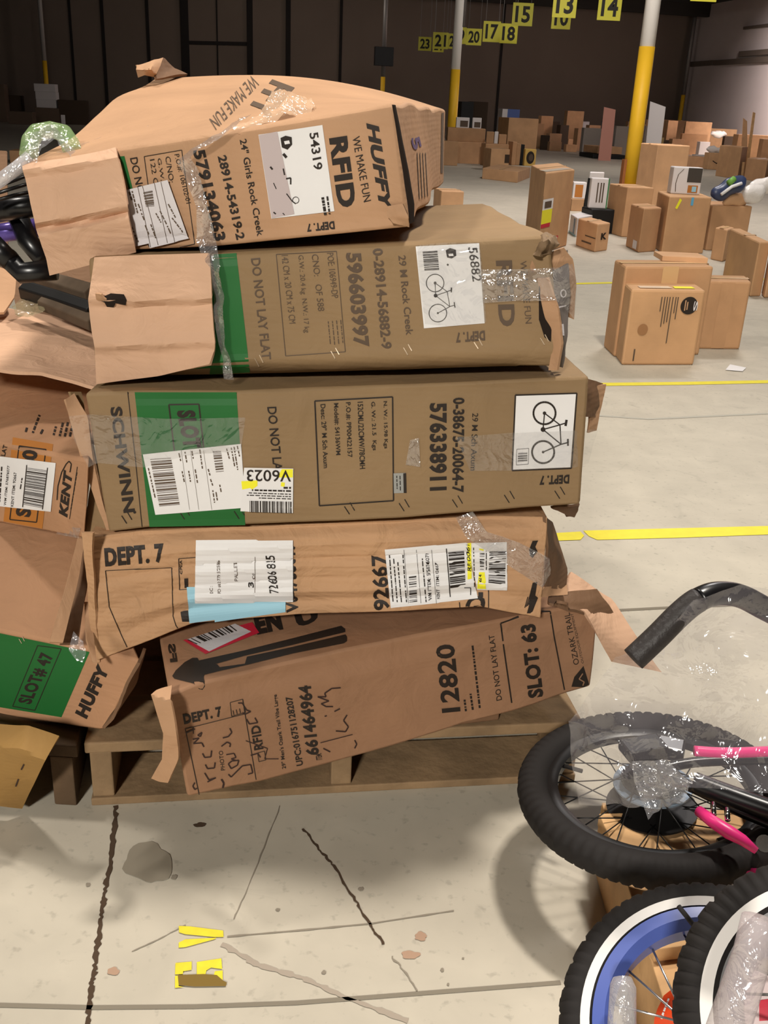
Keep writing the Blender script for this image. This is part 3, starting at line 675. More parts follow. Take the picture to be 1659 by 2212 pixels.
# ---- third box: Schwinn
pl3 = Plane(185, 1.43, 1275, 1.43, 980)
t3, B3 = bike_box('bicycle box lettered SCHWINN in the middle of the centre stack', pl3, [(183, 850), (290, 845), (511, 845), (680, 838), (950, 829), (1273, 813)], [(234, 1152), (322, 1141), (530, 1136), (860, 1122), (1254, 1091)],
    [V3(-.05, 1.2, -.04), V3(-.05, 1.2, -.06), V3(-.05, 1.2, .04), V3(-.05, 1.2, .04)], KRAFT_T, seed=3, dent=.004, ridges=((.03, -.004, .03), (.97, -.006, .03)))
g = Print(B3, .0006).quad((291, 847), (511, 847), (530, 1134), (323, 1138)).build('green_block', GREEN, t3)
p = Print(B3, .0011)
p.text('SCHWINN', (238, 880), (267, 1108), (263, 877), .035); p.disc((291, 1106), 3); p.line([(276, 846), (292, 985), (307, 1138)], 1.6)
p.frame((365, 874), (430, 873), (448, 1040), (385, 1042), 3.2); p.text('SLOT', (381, 887), (397, 968), (421, 885), .06)
p.text('DO NOT LAY FLAT', (577, 879), (598, 1094), (597, 878), .015)
p.frame((680, 866), (848, 857), (850, 1081), (690, 1092), 3)
for s, a, c, d in (('Desc: 29" M Sch Axum', (692, 873), (699, 1011), (703, 872)), ('Model#: S4136WM', (720, 871), (725, 983), (731, 870)), ('P.O.#: PP00422157', (746, 869), (750, 988), (757, 868)), ('152CML/22CMW/78CMH', (772, 868), (777, 1013), (784, 867)), ('G. W.: 21.5  Kgs', (799, 868), (803, 973), (810, 867)), ('N. W.: 15.98 Kgs', (826, 867), (828, 969), (836, 866))): p.text(s, a, c, d, .015)
p.text('576338911', (927, 871), (927, 1060), (966, 869), .045); p.text('0-38675-20064-7', (978, 859), (976, 1064), (1004, 858), .035); p.text('29 M Sch Axum', (1020, 892), (1016, 1016), (1033, 892), .005); p.text('DEPT. 7', (1230, 1024), (1166, 1027), (1229, 1044), .05)
ticks(p, [(755, 1102), (873, 1095), (988, 1087), (1100, 1077), (1209, 1068), (274, 1122), (399, 1113), (517, 1112)])
p.frame((1113, 853), (1246, 849), (1234, 1011), (1106, 1016), 3)
p.build('printed_lettering', INK, t3)
l = sticker(B3, ((1115, 855), (1244, 851), (1232, 1009), (1108, 1014)), PAPER, t3, 'picture_label', .0008, 'white label with a bicycle picture')
p = Print(B3, .0014, 8); bike_drawing(p, (1176, 892), (1173, 976), 24, (38, 0), 2.6, 4.2); p.bars((1119, 978), (1139, 977), (1139, 996), (1118, 998), 8, 3); p.frame((1116, 970), (1142, 968), (1141, 1002), (1115, 1004), 1); p.build('bicycle_picture', INK, l)
l = sticker(B3, ((309, 981), (521, 958), (531, 1096), (336, 1111)), PAPER, t3, 'shipping_label', .0016, 'large white shipping label')
p = Print(B3, .0022); p.bars((325, 991), (370, 988), (389, 1090), (345, 1094), 26, 6); p.bars((460, 974), (478, 973), (484, 1018), (467, 1020), 12, 2)
for i, (a, c) in enumerate((((387, 978), (391, 995)), ((400, 975), (404, 998)), ((415, 973), (418, 990)), ((394, 1017), (399, 1042)), ((408, 1016), (412, 1040)), ((422, 1013), (427, 1042)), ((432, 970), (438, 1014)), ((490, 968), (496, 990)), ((500, 966), (508, 1010)), ((506, 964), (514, 1014)), ((513, 962), (518, 985)), ((450, 1012), (454, 1026)), ((455, 1034), (460, 1048)), ((475, 1046), (479, 1066)), ((460, 1058), (464, 1085)), ((467, 1062), (470, 1080)), ((321, 1010), (336, 1075)))): p.tiny(a, c, 2.6, i)
for x in (392, 412, 440): p.line([(x, 972), (x + 18, 1100)], .6)
p.build('label_print', INK_G, l)
l = sticker(B3, ((528, 1009), (634, 1011), (633, 1106), (520, 1103)), PAPER, t3, 'shipping_label', .0028, 'white label marked V6023 with yellow highlighting')
p = Print(B3, .0036); p.text('V6023', (629, 1014), (534, 1013), (629, 1039), .01); p.bars((540, 1080), (540, 1104), (631, 1106), (631, 1082), 26, 8); p.tiny((629, 1052), (612, 1052), 4, 1); p.tiny((629, 1059), (545, 1057), 3.4, 2); p.tiny((629, 1066), (536, 1063), 2, 3); p.tiny((629, 1071), (534, 1068), 2, 4); p.tiny((629, 1076), (560, 1074), 2, 5); p.build('label_print', INK, l)
p = Print(B3, .0032); p.quad((609, 1012), (633, 1012), (633, 1030), (600, 1030)); p.quad((523, 1038), (557, 1036), (557, 1048), (545, 1056), ); p.quad((522, 1038), (557, 1036), (545, 1052), (524, 1056)); p.quad((608, 1040), (616, 1041), (615, 1050), (607, 1049)); p.build('marker_highlight', YEL_HI, l)
l = sticker(B3, ((850, 1022), (876, 1021), (877, 1064), (851, 1065)), mat('grey_sticker', (150, 150, 146), .5), t3, 'small_sticker', .0012); Print(B3, .0018).quad((871, 1022), (877, 1021), (878, 1064), (872, 1064)).tiny((857, 1027), (858, 1060), 2, 3).tiny((864, 1027), (865, 1060), 2, 5).build('label_print', INK, l)
# clear tape across both ends, torn end flaps
sheet('clear_tape', [prow(pl3, [(148, 900, .00), (190, 895, .004), (360, 905, .004), (530, 902, .0035)]), prow(pl3, [(160, 950, .0), (200, 955, .006), (340, 985, .004), (520, 975, .0035)]), prow(pl3, [(190, 1010, .0), (210, 1000, .006), (310, 1010, .004), (480, 960, .0035)])], FILM_T, t3, 0, 34, 16, .0015, 26, 4)
sheet('clear_tape', [prow(pl3, [(985, 945, .003), (1100, 935, .004), (1240, 930, .004), (1292, 928, -.02)]), prow(pl3, [(1016, 1018, .003), (1110, 1016, .004), (1245, 1010, .004), (1270, 1000, -.02)])], FILM_T, t3, 0, 34, 10, .0015, 30, 7)
sheet('clear_tape', [prow(pl3, [(886, 950, .003), (905, 946, .004)]), prow(pl3, [(876, 1005, .003), (908, 1008, .004)])], FILM, t3, 0, 8, 10, .003, 40, 7)
sheet('end_flap', [[(142, 862, 1.545), (160, 850, 1.56)], [(150, 905, 1.545), (190, 900, 1.55)], [(178, 1000, 1.57), (200, 1000, 1.56)], [(232, 1152, 1.60), (240, 1150, 1.60)]], KRAFT, t3, .005, 10, 24, .003, 14, 8)
sheet('end_flap', [[(152, 846, 1.56), (176, 846, 1.58)], [(165, 900, 1.57), (186, 905, 1.57)], [(196, 1040, 1.60), (212, 1040, 1.59)], [(176, 1150, 1.64), (232, 1154, 1.61)], [(182, 1176, 1.64), (240, 1166, 1.61)]], KRAFT_T, t3, .005, 10, 24, .004, 14, 5)
sheet('end_flap', [[(1270, 818, 1.60), (1300, 828, 1.66)], [(1268, 860, 1.60), (1306, 850, 1.68)], [(1266, 900, 1.60), (1290, 902, 1.66)]], KRAFT_D, t3, .005, 10, 12, .004, 20, 5)
sheet('end_flap', [[(1286, 834, 1.63), (1310, 830, 1.66)], [(1280, 870, 1.63), (1300, 870, 1.66)], [(1272, 935, 1.63), (1288, 930, 1.66)]], KRAFT, t3, .004, 8, 12, .003, 20, 9)
sheet('torn_flap', [[(1190, 1098, 1.60), (1252, 1090, 1.60)], [(1215, 1108, 1.62), (1250, 1106, 1.64)], [(1228, 1116, 1.64), (1240, 1116, 1.66)]], KRAFT_D, t3, .004, 10, 8, .004, 30, 9)

# ---- second box: 56882
pl2 = Plane(200, 1.495, 1215, 1.425, 680)
t2b, B2 = bike_box('bicycle box printed 596603997 with a plain torn flap, second from the top', pl2, [(190, 558), (470, 548), (830, 527), (1120, 512), (1188, 508)], [(206, 823), (500, 816), (860, 807), (1212, 795)],
    [V3(-.02, .85, -.02), at(1046, 440, 2.32) - pl2.px(1188, 508), V3(-.02, .85, .02), at(1046, 440, 2.32) - pl2.px(1188, 508) + V3(0, 0, .05)], KRAFT_T, seed=2, dent=.005, nv=26, ridges=((1.02, -.028, .075), (0, -.006, .04), (.86, .003, .03)))
Print(B2, .0006).quad((462, 550), (511, 547), (540, 804), (380, 812)).build('green_block', GREEN, t2b)
p = Print(B2, .001)
p.text('DO NOT LAY FLAT', (542, 559), (566, 777), (562, 557), .015); p.frame((597, 550), (727, 543), (746, 760), (617, 769), 1.6)
for s, a, c, d in (('142 CM x 20 CM x 75 CM', (608, 552), (625, 699), (622, 551)), ('G.W.: 20.4 kg  N.W.: 17 kg', (641, 552), (655, 719), (655, 551)), ('CNO:   OF 588', (673, 550), (687, 672), (687, 549)), ('POE: 106949-DP', (706, 547), (717, 644), (720, 546))): p.text(s, a, c, d, .0)
for i in range(4): p.tiny((709 + 9 * i, 694 - i), (714 + 9 * i, 746 - i), 2, 3 + i)
p.text('596603997', (746, 547), (764, 750), (781, 545), .045); p.text('0-28914-56882-9', (804, 538), (824, 754), (827, 536), .03); p.text('29 M Rock Creek', (860, 552), (877, 724), (876, 551), .015)
p.text('RFID', (1071, 563), (1078, 705), (1106, 562), .035); p.text('WE MAKE FUN', (1123, 564), (1135, 699), (1137, 563), .0); p.text('DEPT. 7', (1047, 713), (984, 718), (1048, 735), .045)
p.build('printed_lettering', INK_G, t2b)
p = Print(B2, .002); ticks(p, [(560, 782), (724, 766), (881, 758), (1033, 746), (1176, 737)], 9, 15, 1.8); p.build('staple', STAPLE, t2b)
l = sticker(B2, ((898, 533), (1035, 526), (1047, 698), (916, 709)), PAPER, t2b, 'picture_label', .0012, 'white label printed 56882 with a bicycle picture')
p = Print(B2, .0018, 8); bike_drawing(p, (940, 611), (946, 676), 19, (27, -1), 1.5, 1.8); p.bars((913, 544), (945, 542), (949, 583), (917, 585), 16, 3); p.text('56882', (1011, 535), (1021, 608), (1031, 534), .01)
p.poly([(963, 541), (972, 536), (985, 540), (986, 552), (976, 558), (966, 556)]); p.tiny((966, 570), (972, 576), 4, 1); p.build('label_print', INK, l)
Print(B2, .0024, 8).text('1', (969, 548), (970, 553), (979, 547), .01).build('label_mark', PAPER, l)
l = sheet('torn_flap', [prow(pl2, [(204, 556, .018), (300, 551, .022), (452, 546, .010)]), prow(pl2, [(196, 610, .03), (300, 600, .03), (455, 592, .022)]), prow(pl2, [(190, 648, .042), (300, 651, .040), (458, 644, .036)]), prow(pl2, [(192, 660, .030), (300, 663, .028), (458, 655, .024)]), prow(pl2, [(198, 720, .036), (320, 722, .034), (462, 712, .03)]), prow(pl2, [(204, 750, .042), (320, 746, .040), (465, 738, .036)]), prow(pl2, [(205, 762, .03), (320, 758, .028), (464, 756, .03)]), prow(pl2, [(208, 830, .03), (345, 812, .028), (452, 786, .042)])], KRAFT_IN, t2b, .005, 26, 40, .003, 13, 6, label='plain torn flap hanging over the left end')
BF = Body.last
Print(BF, .0012, 6).poly([(212, 636), (226, 640), (240, 634), (268, 636), (274, 648), (272, 658), (250, 654), (246, 664), (232, 663), (226, 652), (214, 648)]).build('torn_hole', mat('hole_shade', (30, 20, 14), .9), l)  # flat dark patch paints the shade inside the tear
sheet('torn_edge', [prow(pl2, [(206, 634, .045), (220, 634, .05)]), prow(pl2, [(208, 652, .04), (230, 648, .044)])], KRAFT, l, .003, 6, 6, .004, 30)
sheet('end_flap', [prow(pl2, [(1160, 600, .0), (1182, 602, .01)]), prow(pl2, [(1176, 680, .0), (1206, 670, .01)]), prow(pl2, [(1192, 740, .0), (1212, 745, .01)]), prow(pl2, [(1185, 800, .0), (1203, 800, .01)])], KRAFT, t2b, .005, 10, 24, .004, 16, 6)
sheet('end_flap', [prow(pl2, [(1176, 560, -.02), (1226, 540, -.05)]), prow(pl2, [(1190, 640, -.01), (1232, 640, -.04)]), prow(pl2, [(1206, 720, .0), (1226, 735, -.03)]), prow(pl2, [(1208, 790, -.02), (1218, 795, -.03)])], mat('grey_printed_board', (112, 104, 100), .5), t2b, .005, 12, 26, .004, 18, 2, label='grey printed end flap')
BG = Body.last; Print(BG, .001, 6).ring((1216, 634), 8, 2.5, 14, .7).line([(1214, 700), (1216, 725)], 4).line([(1206, 664), (1222, 660)], 3).build('flap_print', PAPER_G, t2b)
sheet('end_flap', [prow(pl2, [(1150, 560, .0), (1222, 535, -.04)]), prow(pl2, [(1150, 585, .006), (1240, 560, -.05)]), prow(pl2, [(1200, 640, -.06), (1244, 620, -.06)]), prow(pl2, [(1216, 680, -.06), (1240, 690, -.06)])], KRAFT, t2b, .004, 12, 16, .005, 14, 12)
Print(B2, .0012, 8).poly([(1164, 618), (1178, 612), (1180, 660), (1192, 700), (1190, 738), (1176, 728), (1164, 690)]).build('torn_hole', mat('hole_shade', (30, 20, 14), .9), t2b)  # dark patch painted for the shaded inside of the box end
sheet('clear_tape', [prow(pl2, [(1030, 582, .004), (1120, 582, .006), (1205, 578, .016), (1238, 570, -.02)]), prow(pl2, [(1040, 612, .004), (1120, 612, .006), (1205, 612, .016), (1244, 610, -.02)]), prow(pl2, [(1042, 655, .004), (1120, 650, .006), (1205, 650, .012), (1240, 690, -.03)])], FILM, t2b, 0, 34, 18, .003, 26, 2)
sheet('clear_tape', [prow(pl2, [(900, 530, .004), (960, 524, .004), (1036, 524, .004)]), prow(pl2, [(905, 600, .004), (960, 600, .004), (1044, 600, .004)]), prow(pl2, [(918, 700, .004), (975, 705, .004), (1050, 696, .004)])], FILM_T, t2b, 0, 20, 20, .0015, 26, 2)
w = thing('packing_paper', 'crumpled brown paper bursting from the top right corner of the second bicycle box', 'paper', pl2.px(1180, 505))
sheet('crumpled_sheet', [prow(pl2, [(1140, 512, -.03), (1176, 498, -.05), (1206, 505, -.05)]), prow(pl2, [(1148, 530, .0), (1176, 520, .025), (1208, 528, -.01)]), prow(pl2, [(1150, 550, .006), (1168, 555, .02), (1196, 548, .0)])], mat('brown_paper', (120, 98, 74), .8, bump=.5, bscale=30), w, .003, 20, 14, .012, 34, 12)

# ---- first box: 54319
pl1 = Plane(75, 1.575, 870, 1.42, 400)
TL1, TR1, BL1, BR1 = pl1.px(60, 348), pl1.px(850, 222), pl1.px(95, 548), pl1.px(884, 490)
o1, o2, o4 = at(332, 170, 2.2) - TL1, at(962, 238, 2.33) - TR1, at(958, 396, 2.33) - BR1
t1b, B1 = bike_box('topmost bicycle box of the centre stack, printed 54319, its lid side bulging', pl1, [(60, 348), (265, 318), (560, 272), (850, 222)], [(95, 548), (460, 533), (884, 490)],
    [o1, o2, V3(o4.x, o4.y, .03), o4], KRAFT, seed=1, dent=.004, nd=24, sag=.009, lift=lambda u, v, t: Z * (.035 * math.sin(math.pi * u) * t * (1 - v)), ridges=((0, -.004, .03), (.9, -.004, .05)))
Print(B1, .0006).quad((259, 338), (269, 337), (290, 420), (282, 424)).build('green_block', GREEN, t1b)
p = Print(B1, .001)
p.text('DO NOT LAY FLAT', (281, 342), (322, 538), (297, 339), .01); p.frame((312, 338), (393, 324), (421, 527), (340, 545), 1.5)
for s, a, c, d in (('122 CM x 18', (324, 345), (344, 470), (334, 343)), ('G.W.: 17.5 kg', (338, 343), (358, 470), (348, 341)), ('C/NO:', (357, 339), (366, 395), (368, 337)), ('P.O.#: 106102-01', (376, 334), (402, 440), (387, 332))): p.text(s, a, c, d)
p.text('579134063', (416, 326), (463, 522), (443, 321), .045); p.text('28914-54319-2', (470, 338), (511, 519), (489, 334), .03); p.text('24" Girls Rock Creek', (518, 302), (556, 511), (533, 299), .012)
p.text('RFID', (711, 299), (731, 450), (750, 293), .045); p.text('WE MAKE FUN', (761, 297), (786, 437), (777, 293), .0); p.text('HUFFY', (791, 266), (822, 462), (817, 262), .05, .25); p.text('DEPT. 7', (722, 477), (662, 483), (724, 495), .045)
p.build('printed_lettering', INK, t1b)
p = Print(B1, .001, 8); p.text('FFY', (588, 172), (524, 246), (642, 184), .06, .2); p.text('WE MAKE FUN', (545, 160), (452, 258), (560, 184), .0)
for k in range(4): p.line([(905 + 6 * k, 430 - 2 * k), (900 + 6 * k, 330)], 1.5)
p.quad((953, 244), (958, 244), (956, 374), (951, 374)); p.build('printed_side_lettering', INK_G, t1b)
Print(B1, .001, 8).text('5', (886, 300), (892, 326), (904, 292), .04).build('marker_numeral', PURPLE, t1b, 'purple numeral 5 on the end')
l = sticker(B1, ((559, 291), (697, 270), (723, 456), (587, 472)), PAPER, t1b, 'picture_label', .0012, 'white label printed 54319')
p = Print(B1, .0022, 8); p.text('54319', (669, 288), (679, 368), (688, 284), .015); p.poly([(607, 298), (618, 293), (631, 296), (632, 312), (622, 323), (610, 318)]); p.tiny((613, 332), (620, 340), 6, 2); p.line([(613, 364), (616, 378)], 3); p.line([(619, 386), (629, 384), (629, 398)], 3); p.line([(620, 418), (632, 434), (640, 440)], 2.4); p.ring((640, 432), 7, 1.2, 12); p.line([(592, 395), (598, 408)], 2); p.line([(585, 360), (590, 366)], 4); p.line([(592, 458), (597, 462)], 3); p.line([(612, 460), (616, 464)], 2); p.tiny((698, 426), (704, 464), 6, 4); p.tiny((708, 424), (713, 462), 4, 6); p.build('label_print', INK, l)
Print(B1, .0028, 8).text('1', (615, 305), (617, 312), (626, 303), .01).build('label_mark', PAPER, l)
sticker(B1, ((560, 292), (600, 284), (637, 462), (588, 471)), mat('masking_strip', (186, 172, 172), .5), l, 'grey_strip', .0018)
l = sticker(B1, ((277, 410), (366, 388), (412, 517), (296, 544)), PAPER_G, t1b, 'shipping_label', .006, 'grey crinkled shipping label')
p = Print(B1, .0068, 8)
for a, c in (((302, 402), (330, 535)), ((312, 400), (346, 530)), ((338, 395), (366, 525)), ((352, 392), (382, 524))): p.line([a, c], 1)
p.bars((314, 415), (334, 411), (338, 446), (320, 448), 12, 3); p.tiny((290, 412), (302, 460), 3, 1); p.tiny((284, 414), (290, 432), 4, 5)
for i, (a, c) in enumerate((((303, 440), (309, 455)), ((310, 460), (316, 475)), ((318, 486), (326, 505)), ((330, 484), (340, 510)), ((341, 460), (352, 480)), ((350, 455), (372, 500)), ((368, 440), (384, 470)), ((376, 470), (400, 500)), ((290, 490), (304, 524)))): p.tiny(a, c, 2.6, i)
p.build('label_print', INK_G, l)
sheet('torn_flap', [prow(pl1, [(49, 358, .0), (150, 340, .01), (250, 318, .0)]), prow(pl1, [(50, 368, .03), (150, 356, .034), (253, 338, .02)]), prow(pl1, [(56, 384, .022), (150, 372, .026), (256, 352, .02)]), prow(pl1, [(66, 440, .036), (160, 425, .04), (268, 402, .026)]), prow(pl1, [(75, 482, .044), (170, 468, .046), (276, 445, .034)]), prow(pl1, [(78, 494, .026), (172, 481, .028), (277, 458, .02)]), prow(pl1, [(81, 506, .044), (180, 490, .046), (278, 470, .03)]), prow(pl1, [(100, 560, .03), (190, 545, .03), (290, 525, .02)]), prow(pl1, [(106, 596, .026), (195, 572, .026), (294, 545, .01)])], KRAFT_IN, t1b, .005, 24, 44, .003, 12, 6, label='plain torn flap hanging over the left end')
sheet('torn_flap', [[(296, 140, 2.1), (330, 130, 2.12), (352, 125, 2.16)], [(292, 150, 2.1), (325, 150, 2.06), (338, 162, 2.1)], [(298, 168, 2.12), (312, 164, 2.1), (336, 168, 2.12)]], KRAFT, t1b, .006, 12, 10, .006, 12, 6)
sheet('torn_flap', [[(352, 125, 2.16), (356, 126, 2.17)], [(338, 164, 2.1), (375, 148, 2.2)], [(340, 170, 2.1), (405, 160, 2.22)]], KRAFT_D, t1b, .006, 12, 8, .004, 12, 6)
sheet('gap_shade', [prow(pl1, [(848, 226, .001), (852, 227, .002)]), prow(pl1, [(863, 320, .002), (873, 326, .003)]), prow(pl1, [(879, 440, .002), (891, 440, .004)]), prow(pl1, [(884, 484, .002), (891, 480, .003)])], mat('hole_shade', (30, 20, 14), .9), t1b, .004, 6, 20, .003, 12, 3)  # dark sheet painted as the shade in the slit beside the face
sheet('crushed_corner', [prow(pl1, [(838, 446, .003), (870, 440, .004)]), prow(pl1, [(835, 466, .008), (882, 468, .01)]), prow(pl1, [(850, 482, .008), (884, 492, .0)])], KRAFT, t1b, .004, 8, 8, .004, 30, 3)

# ---- loose film and paper on the stack
def film_thing(lab, rows, m=FILM, name='stretch_film', nu=10, nv=50, cr=.006, fq=30, seed=4, grp=None):
    o = sheet(name, rows, m, None, 0, nu, nv, cr, fq, seed); return tag(o, lab, 'plastic film', grp)
film_thing('twisted strand of clear stretch film hanging down the front of the two top bicycle boxes', [prow(pl1, [(500, 266, .01), (545, 248, .01)]), prow(pl1, [(400, 335, .02), (470, 300, .02)]), prow(pl1, [(380, 350, .02), (412, 340, .025)]), prow(pl1, [(400, 385, .02), (428, 372, .025)]), prow(pl1, [(425, 450, .025), (448, 440, .02)]), prow(pl1, [(424, 520, .02), (470, 530, .02)]), prow(pl2, [(455, 600, .02), (476, 590, .03)]), prow(pl2, [(458, 650, .02), (482, 660, .03)]), prow(pl2, [(472, 720, .02), (486, 715, .03)]), prow(pl2, [(480, 780, .02), (494, 775, .03)]), prow(pl2, [(484, 818, .02), (506, 820, .02)])], film_mat('strand_film', .13, .30), nv=90)
o = sheet('torn_paper', [[(500, 268, 1.40), (515, 285, 1.385)], [(560, 240, 1.45), (580, 262, 1.41)], [(600, 205, 1.52), (625, 250, 1.44)], [(620, 196, 1.58), (672, 238, 1.48)], [(648, 208, 1.60), (680, 220, 1.54)]], film_mat('backing_film', .55, .2, (226, 190, 158)), None, 0, 16, 30, .012, 22, 9); tag(o, 'scrap of whitish crumpled backing paper stuck on top of the topmost bicycle box', 'paper')
film_thing('thin clear film sheet stretched over the lid side of the topmost bicycle box', [[(120, 330, 1.50), (330, 255, 1.76), (420, 215, 1.98)], [(180, 335, 1.49), (330, 285, 1.62), (350, 240, 1.80)], [(160, 352, 1.46), (260, 318, 1.48), (300, 300, 1.54)]], FILM_T, nu=24, nv=14, cr=.004, fq=22)
hb = thing('wrapped_handlebar', 'handlebar end bagged in greenish clear plastic at the left end of the topmost box', 'handlebar', at(110, 320, 1.5))
MB().tube([at(62, 335, 1.50), at(66, 305, 1.52), at(78, 286, 1.54), at(110, 280, 1.56), at(138, 288, 1.56), at(152, 312, 1.54), at(158, 332, 1.52)], [.014, .014, .013, .013, .014, .015, .015], 12).build('grip', FILM_G, hb, True)
sheet('bag', [[(58, 345, 1.46), (64, 290, 1.50), (110, 268, 1.54), (165, 325, 1.50)], [(80, 350, 1.46), (90, 320, 1.48), (120, 300, 1.50), (158, 345, 1.47)]], FILM, hb, 0, 24, 10, .006, 30, 5)
tag(MB().tube([at(-30, 412, 1.50), at(40, 360, 1.50), at(66, 338, 1.50)], .010, 8).build('twisted_film', film_mat('cloudy_film', .45, .2), None, True), 'rope of twisted clear film running off the left end of the topmost bicycle box', 'plastic film')
bf = thing('bicycle', 'black and purple bicycle frame tubes sticking out behind the left flap of the topmost box', 'bicycle', at(40, 520, 1.6))
FR = mat('black_gloss_paint', (16, 15, 17), .3, spec=.5); PUR = mat('purple_gloss_paint', (92, 76, 150), .25, .3)
for P, r in ((((-30, 462, 1.62), (30, 450, 1.6), (110, 440, 1.6)), .018), (((-30, 545, 1.58), (20, 560, 1.57), (48, 590, 1.56), (120, 582, 1.56)), .017), (((40, 470, 1.64), (60, 520, 1.63), (95, 560, 1.62)), .017), (((-20, 520, 1.56), (24, 566, 1.56)), .016)):
    MB().tube([at(*q_) for q_ in P], r, 12).build('frame_tube', FR, bf, True)
MB().tube([at(-30, 508, 1.66), at(80, 492, 1.68)], .016, 12).build('purple_tube', PUR, bf, True)
for i in range(3): MB().tube([at(-20, 408 + 14 * i, 1.55), at(30, 390 + 16 * i, 1.56), at(80, 372 + 20 * i, 1.58)], .003, 6).build('cable', FR, bf, True)

# ================================================================== LEFT STACK
FLATM = Matrix.Diagonal((1, 1, 0))
GL = 'bicycle boxes in the left stack'
pl6 = Plane(0, 1.66, 180, 1.46, 1050)
a6, c6 = pl6.px(-260, 915), pl6.px(192, 994)
t6, B6 = bike_box('bicycle box lettered KENT with an orange block, in the left stack', pl6, [(-260, 918), (0, 958), (192, 994)], [(-260, 1090), (0, 1130), (120, 1152), (184, 1164)],
    [at(-260, 730, 2.35) - a6, at(214, 810, 2.08) - c6, FLATM @ (at(-260, 730, 2.35) - a6), FLATM @ (at(214, 810, 2.08) - c6)], KRAFT_L, GL, seed=6, dent=.005)
Print(B6, .0006).quad((28, 945), (115, 960), (92, 1142), (8, 1126)).build('orange_block', ORANGE, t6)
p = Print(B6, .001)
p.frame((42, 964), (100, 972), (80, 1128), (22, 1122), 2.5); p.text('SLOT#0', (70, 1118), (86, 974), (34, 1114), .05); p.text('FLAT', (10, 992), (17, 962), (1, 990), .02)
p.text('KENT', (146, 1118), (158, 1016), (127, 1116), .05, .3); p.line([(124, 1080), (126, 1050), (134, 1020), (144, 1002), (150, 996), (155, 1002), (152, 1020)], 2.2); p.line([(151, 1121), (168, 1008)], 1.2); p.tiny((154, 1100), (167, 1020), 2, 3)
for i, (a, c) in enumerate((((56, 934), (59, 922)), ((71, 936), (86, 896)), ((88, 938), (95, 925)), ((116, 941), (121, 922)), ((129, 943), (136, 914)), ((140, 944), (147, 912)), ((151, 944), (158, 914)))): p.tiny(a, c, 4.5, i)
p.build('printed_lettering', INK, t6)
l = sticker(B6, ((-60, 978), (122, 1000), (111, 1105), (-70, 1086)), PAPER, t6, 'shipping_label', .0014, 'white barcode label over the orange block')
p = Print(B6, .002); p.bars((61, 1010), (103, 1016), (95, 1098), (53, 1090), 26, 4); p.line([(60, 1004), (51, 1095)], 2); p.line([(105, 1010), (94, 1100)], 2)
p.text('KENT ITEM: 92667', (31, 1094), (38, 1020), (25, 1094), .01); p.text('WM ITEM: 576876077', (15, 1092), (23, 1006), (10, 1091), .01); p.tiny((1, 1084), (6, 1004), 3, 4); p.tiny((46, 1056), (50, 1032), 2.5, 2); p.build('label_print', INK, l)
sheet('clear_tape', [prow(pl6, [(126, 1136, .004), (176, 1140, .004)]), prow(pl6, [(122, 1154, .0), (172, 1162, .0)])], FILM, t6, 0, 10, 6, .004, 40)

pl7 = Plane(0, 1.49, 250, 1.425, 1450)
a7, c7 = pl7.px(-260, 1310), pl7.px(306, 1428)
t7, B7 = bike_box('bicycle box with a green block marked SLOT# 47, low in the left stack', pl7, [(-260, 1318), (0, 1362), (190, 1400), (306, 1428)], [(-260, 1505), (0, 1545), (220, 1577), (232, 1570)],
    [at(-260, 1070, 1.92) - a7, at(196, 1158, 1.86) - c7, FLATM @ (at(-260, 1070, 1.92) - a7), FLATM @ (at(196, 1158, 1.86) - c7)], KRAFT_L, GL, seed=7, dent=.005)
Print(B7, .0006).quad((-60, 1355), (194, 1408), (133, 1549), (-120, 1508)).build('green_block', GREEN, t7)
p = Print(B7, .001); p.frame((82, 1394), (133, 1401), (76, 1534), (28, 1525), 1.8); p.text('SLOT# 47', (70, 1522), (121, 1414), (38, 1516), .04); p.text('HUFFY', (188, 1553), (240, 1440), (160, 1545), .06, .2); p.build('printed_lettering', INK, t7)
p = Print(B7, .0016); ticks(p, [(48, 1384)], 6, 10, 1.4); p.build('staple', STAPLE, t7)
sheet('end_flap', [[(172, 1140, 1.66), (186, 1146, 1.66)], [(150, 1240, 1.62), (172, 1240, 1.63)], [(108, 1386, 1.56), (136, 1388, 1.57)]], KRAFT, t7, .005, 8, 22, .004, 12, 3)
sheet('end_flap', [[(180, 1160, 1.70), (196, 1160, 1.70)], [(160, 1270, 1.66), (186, 1270, 1.66)], [(130, 1392, 1.60), (168, 1392, 1.62)]], KRAFT_D, t7, .005, 8, 22, .004, 12, 7)
sheet('end_flap', [[(182, 1300, 1.66), (196, 1300, 1.66)], [(186, 1380, 1.62), (204, 1400, 1.62)], [(200, 1430, 1.6), (210, 1434, 1.6)]], KRAFT, t7, .004, 8, 16, .003, 14, 9)
sheet('end_flap', [[(300, 1432, 1.54), (318, 1402, 1.60)], [(276, 1498, 1.56), (300, 1468, 1.62)], [(230, 1576, 1.60), (256, 1536, 1.64)]], KRAFT_D, t7, .005, 8, 18, .005, 14, 3)
sheet('clear_tape', [[(160, 1366, 1.52), (178, 1384, 1.50)], [(146, 1402, 1.49), (186, 1410, 1.48)], [(166, 1428, 1.48), (180, 1430, 1.48)]], FILM, t7, 0, 8, 12, .004, 30)

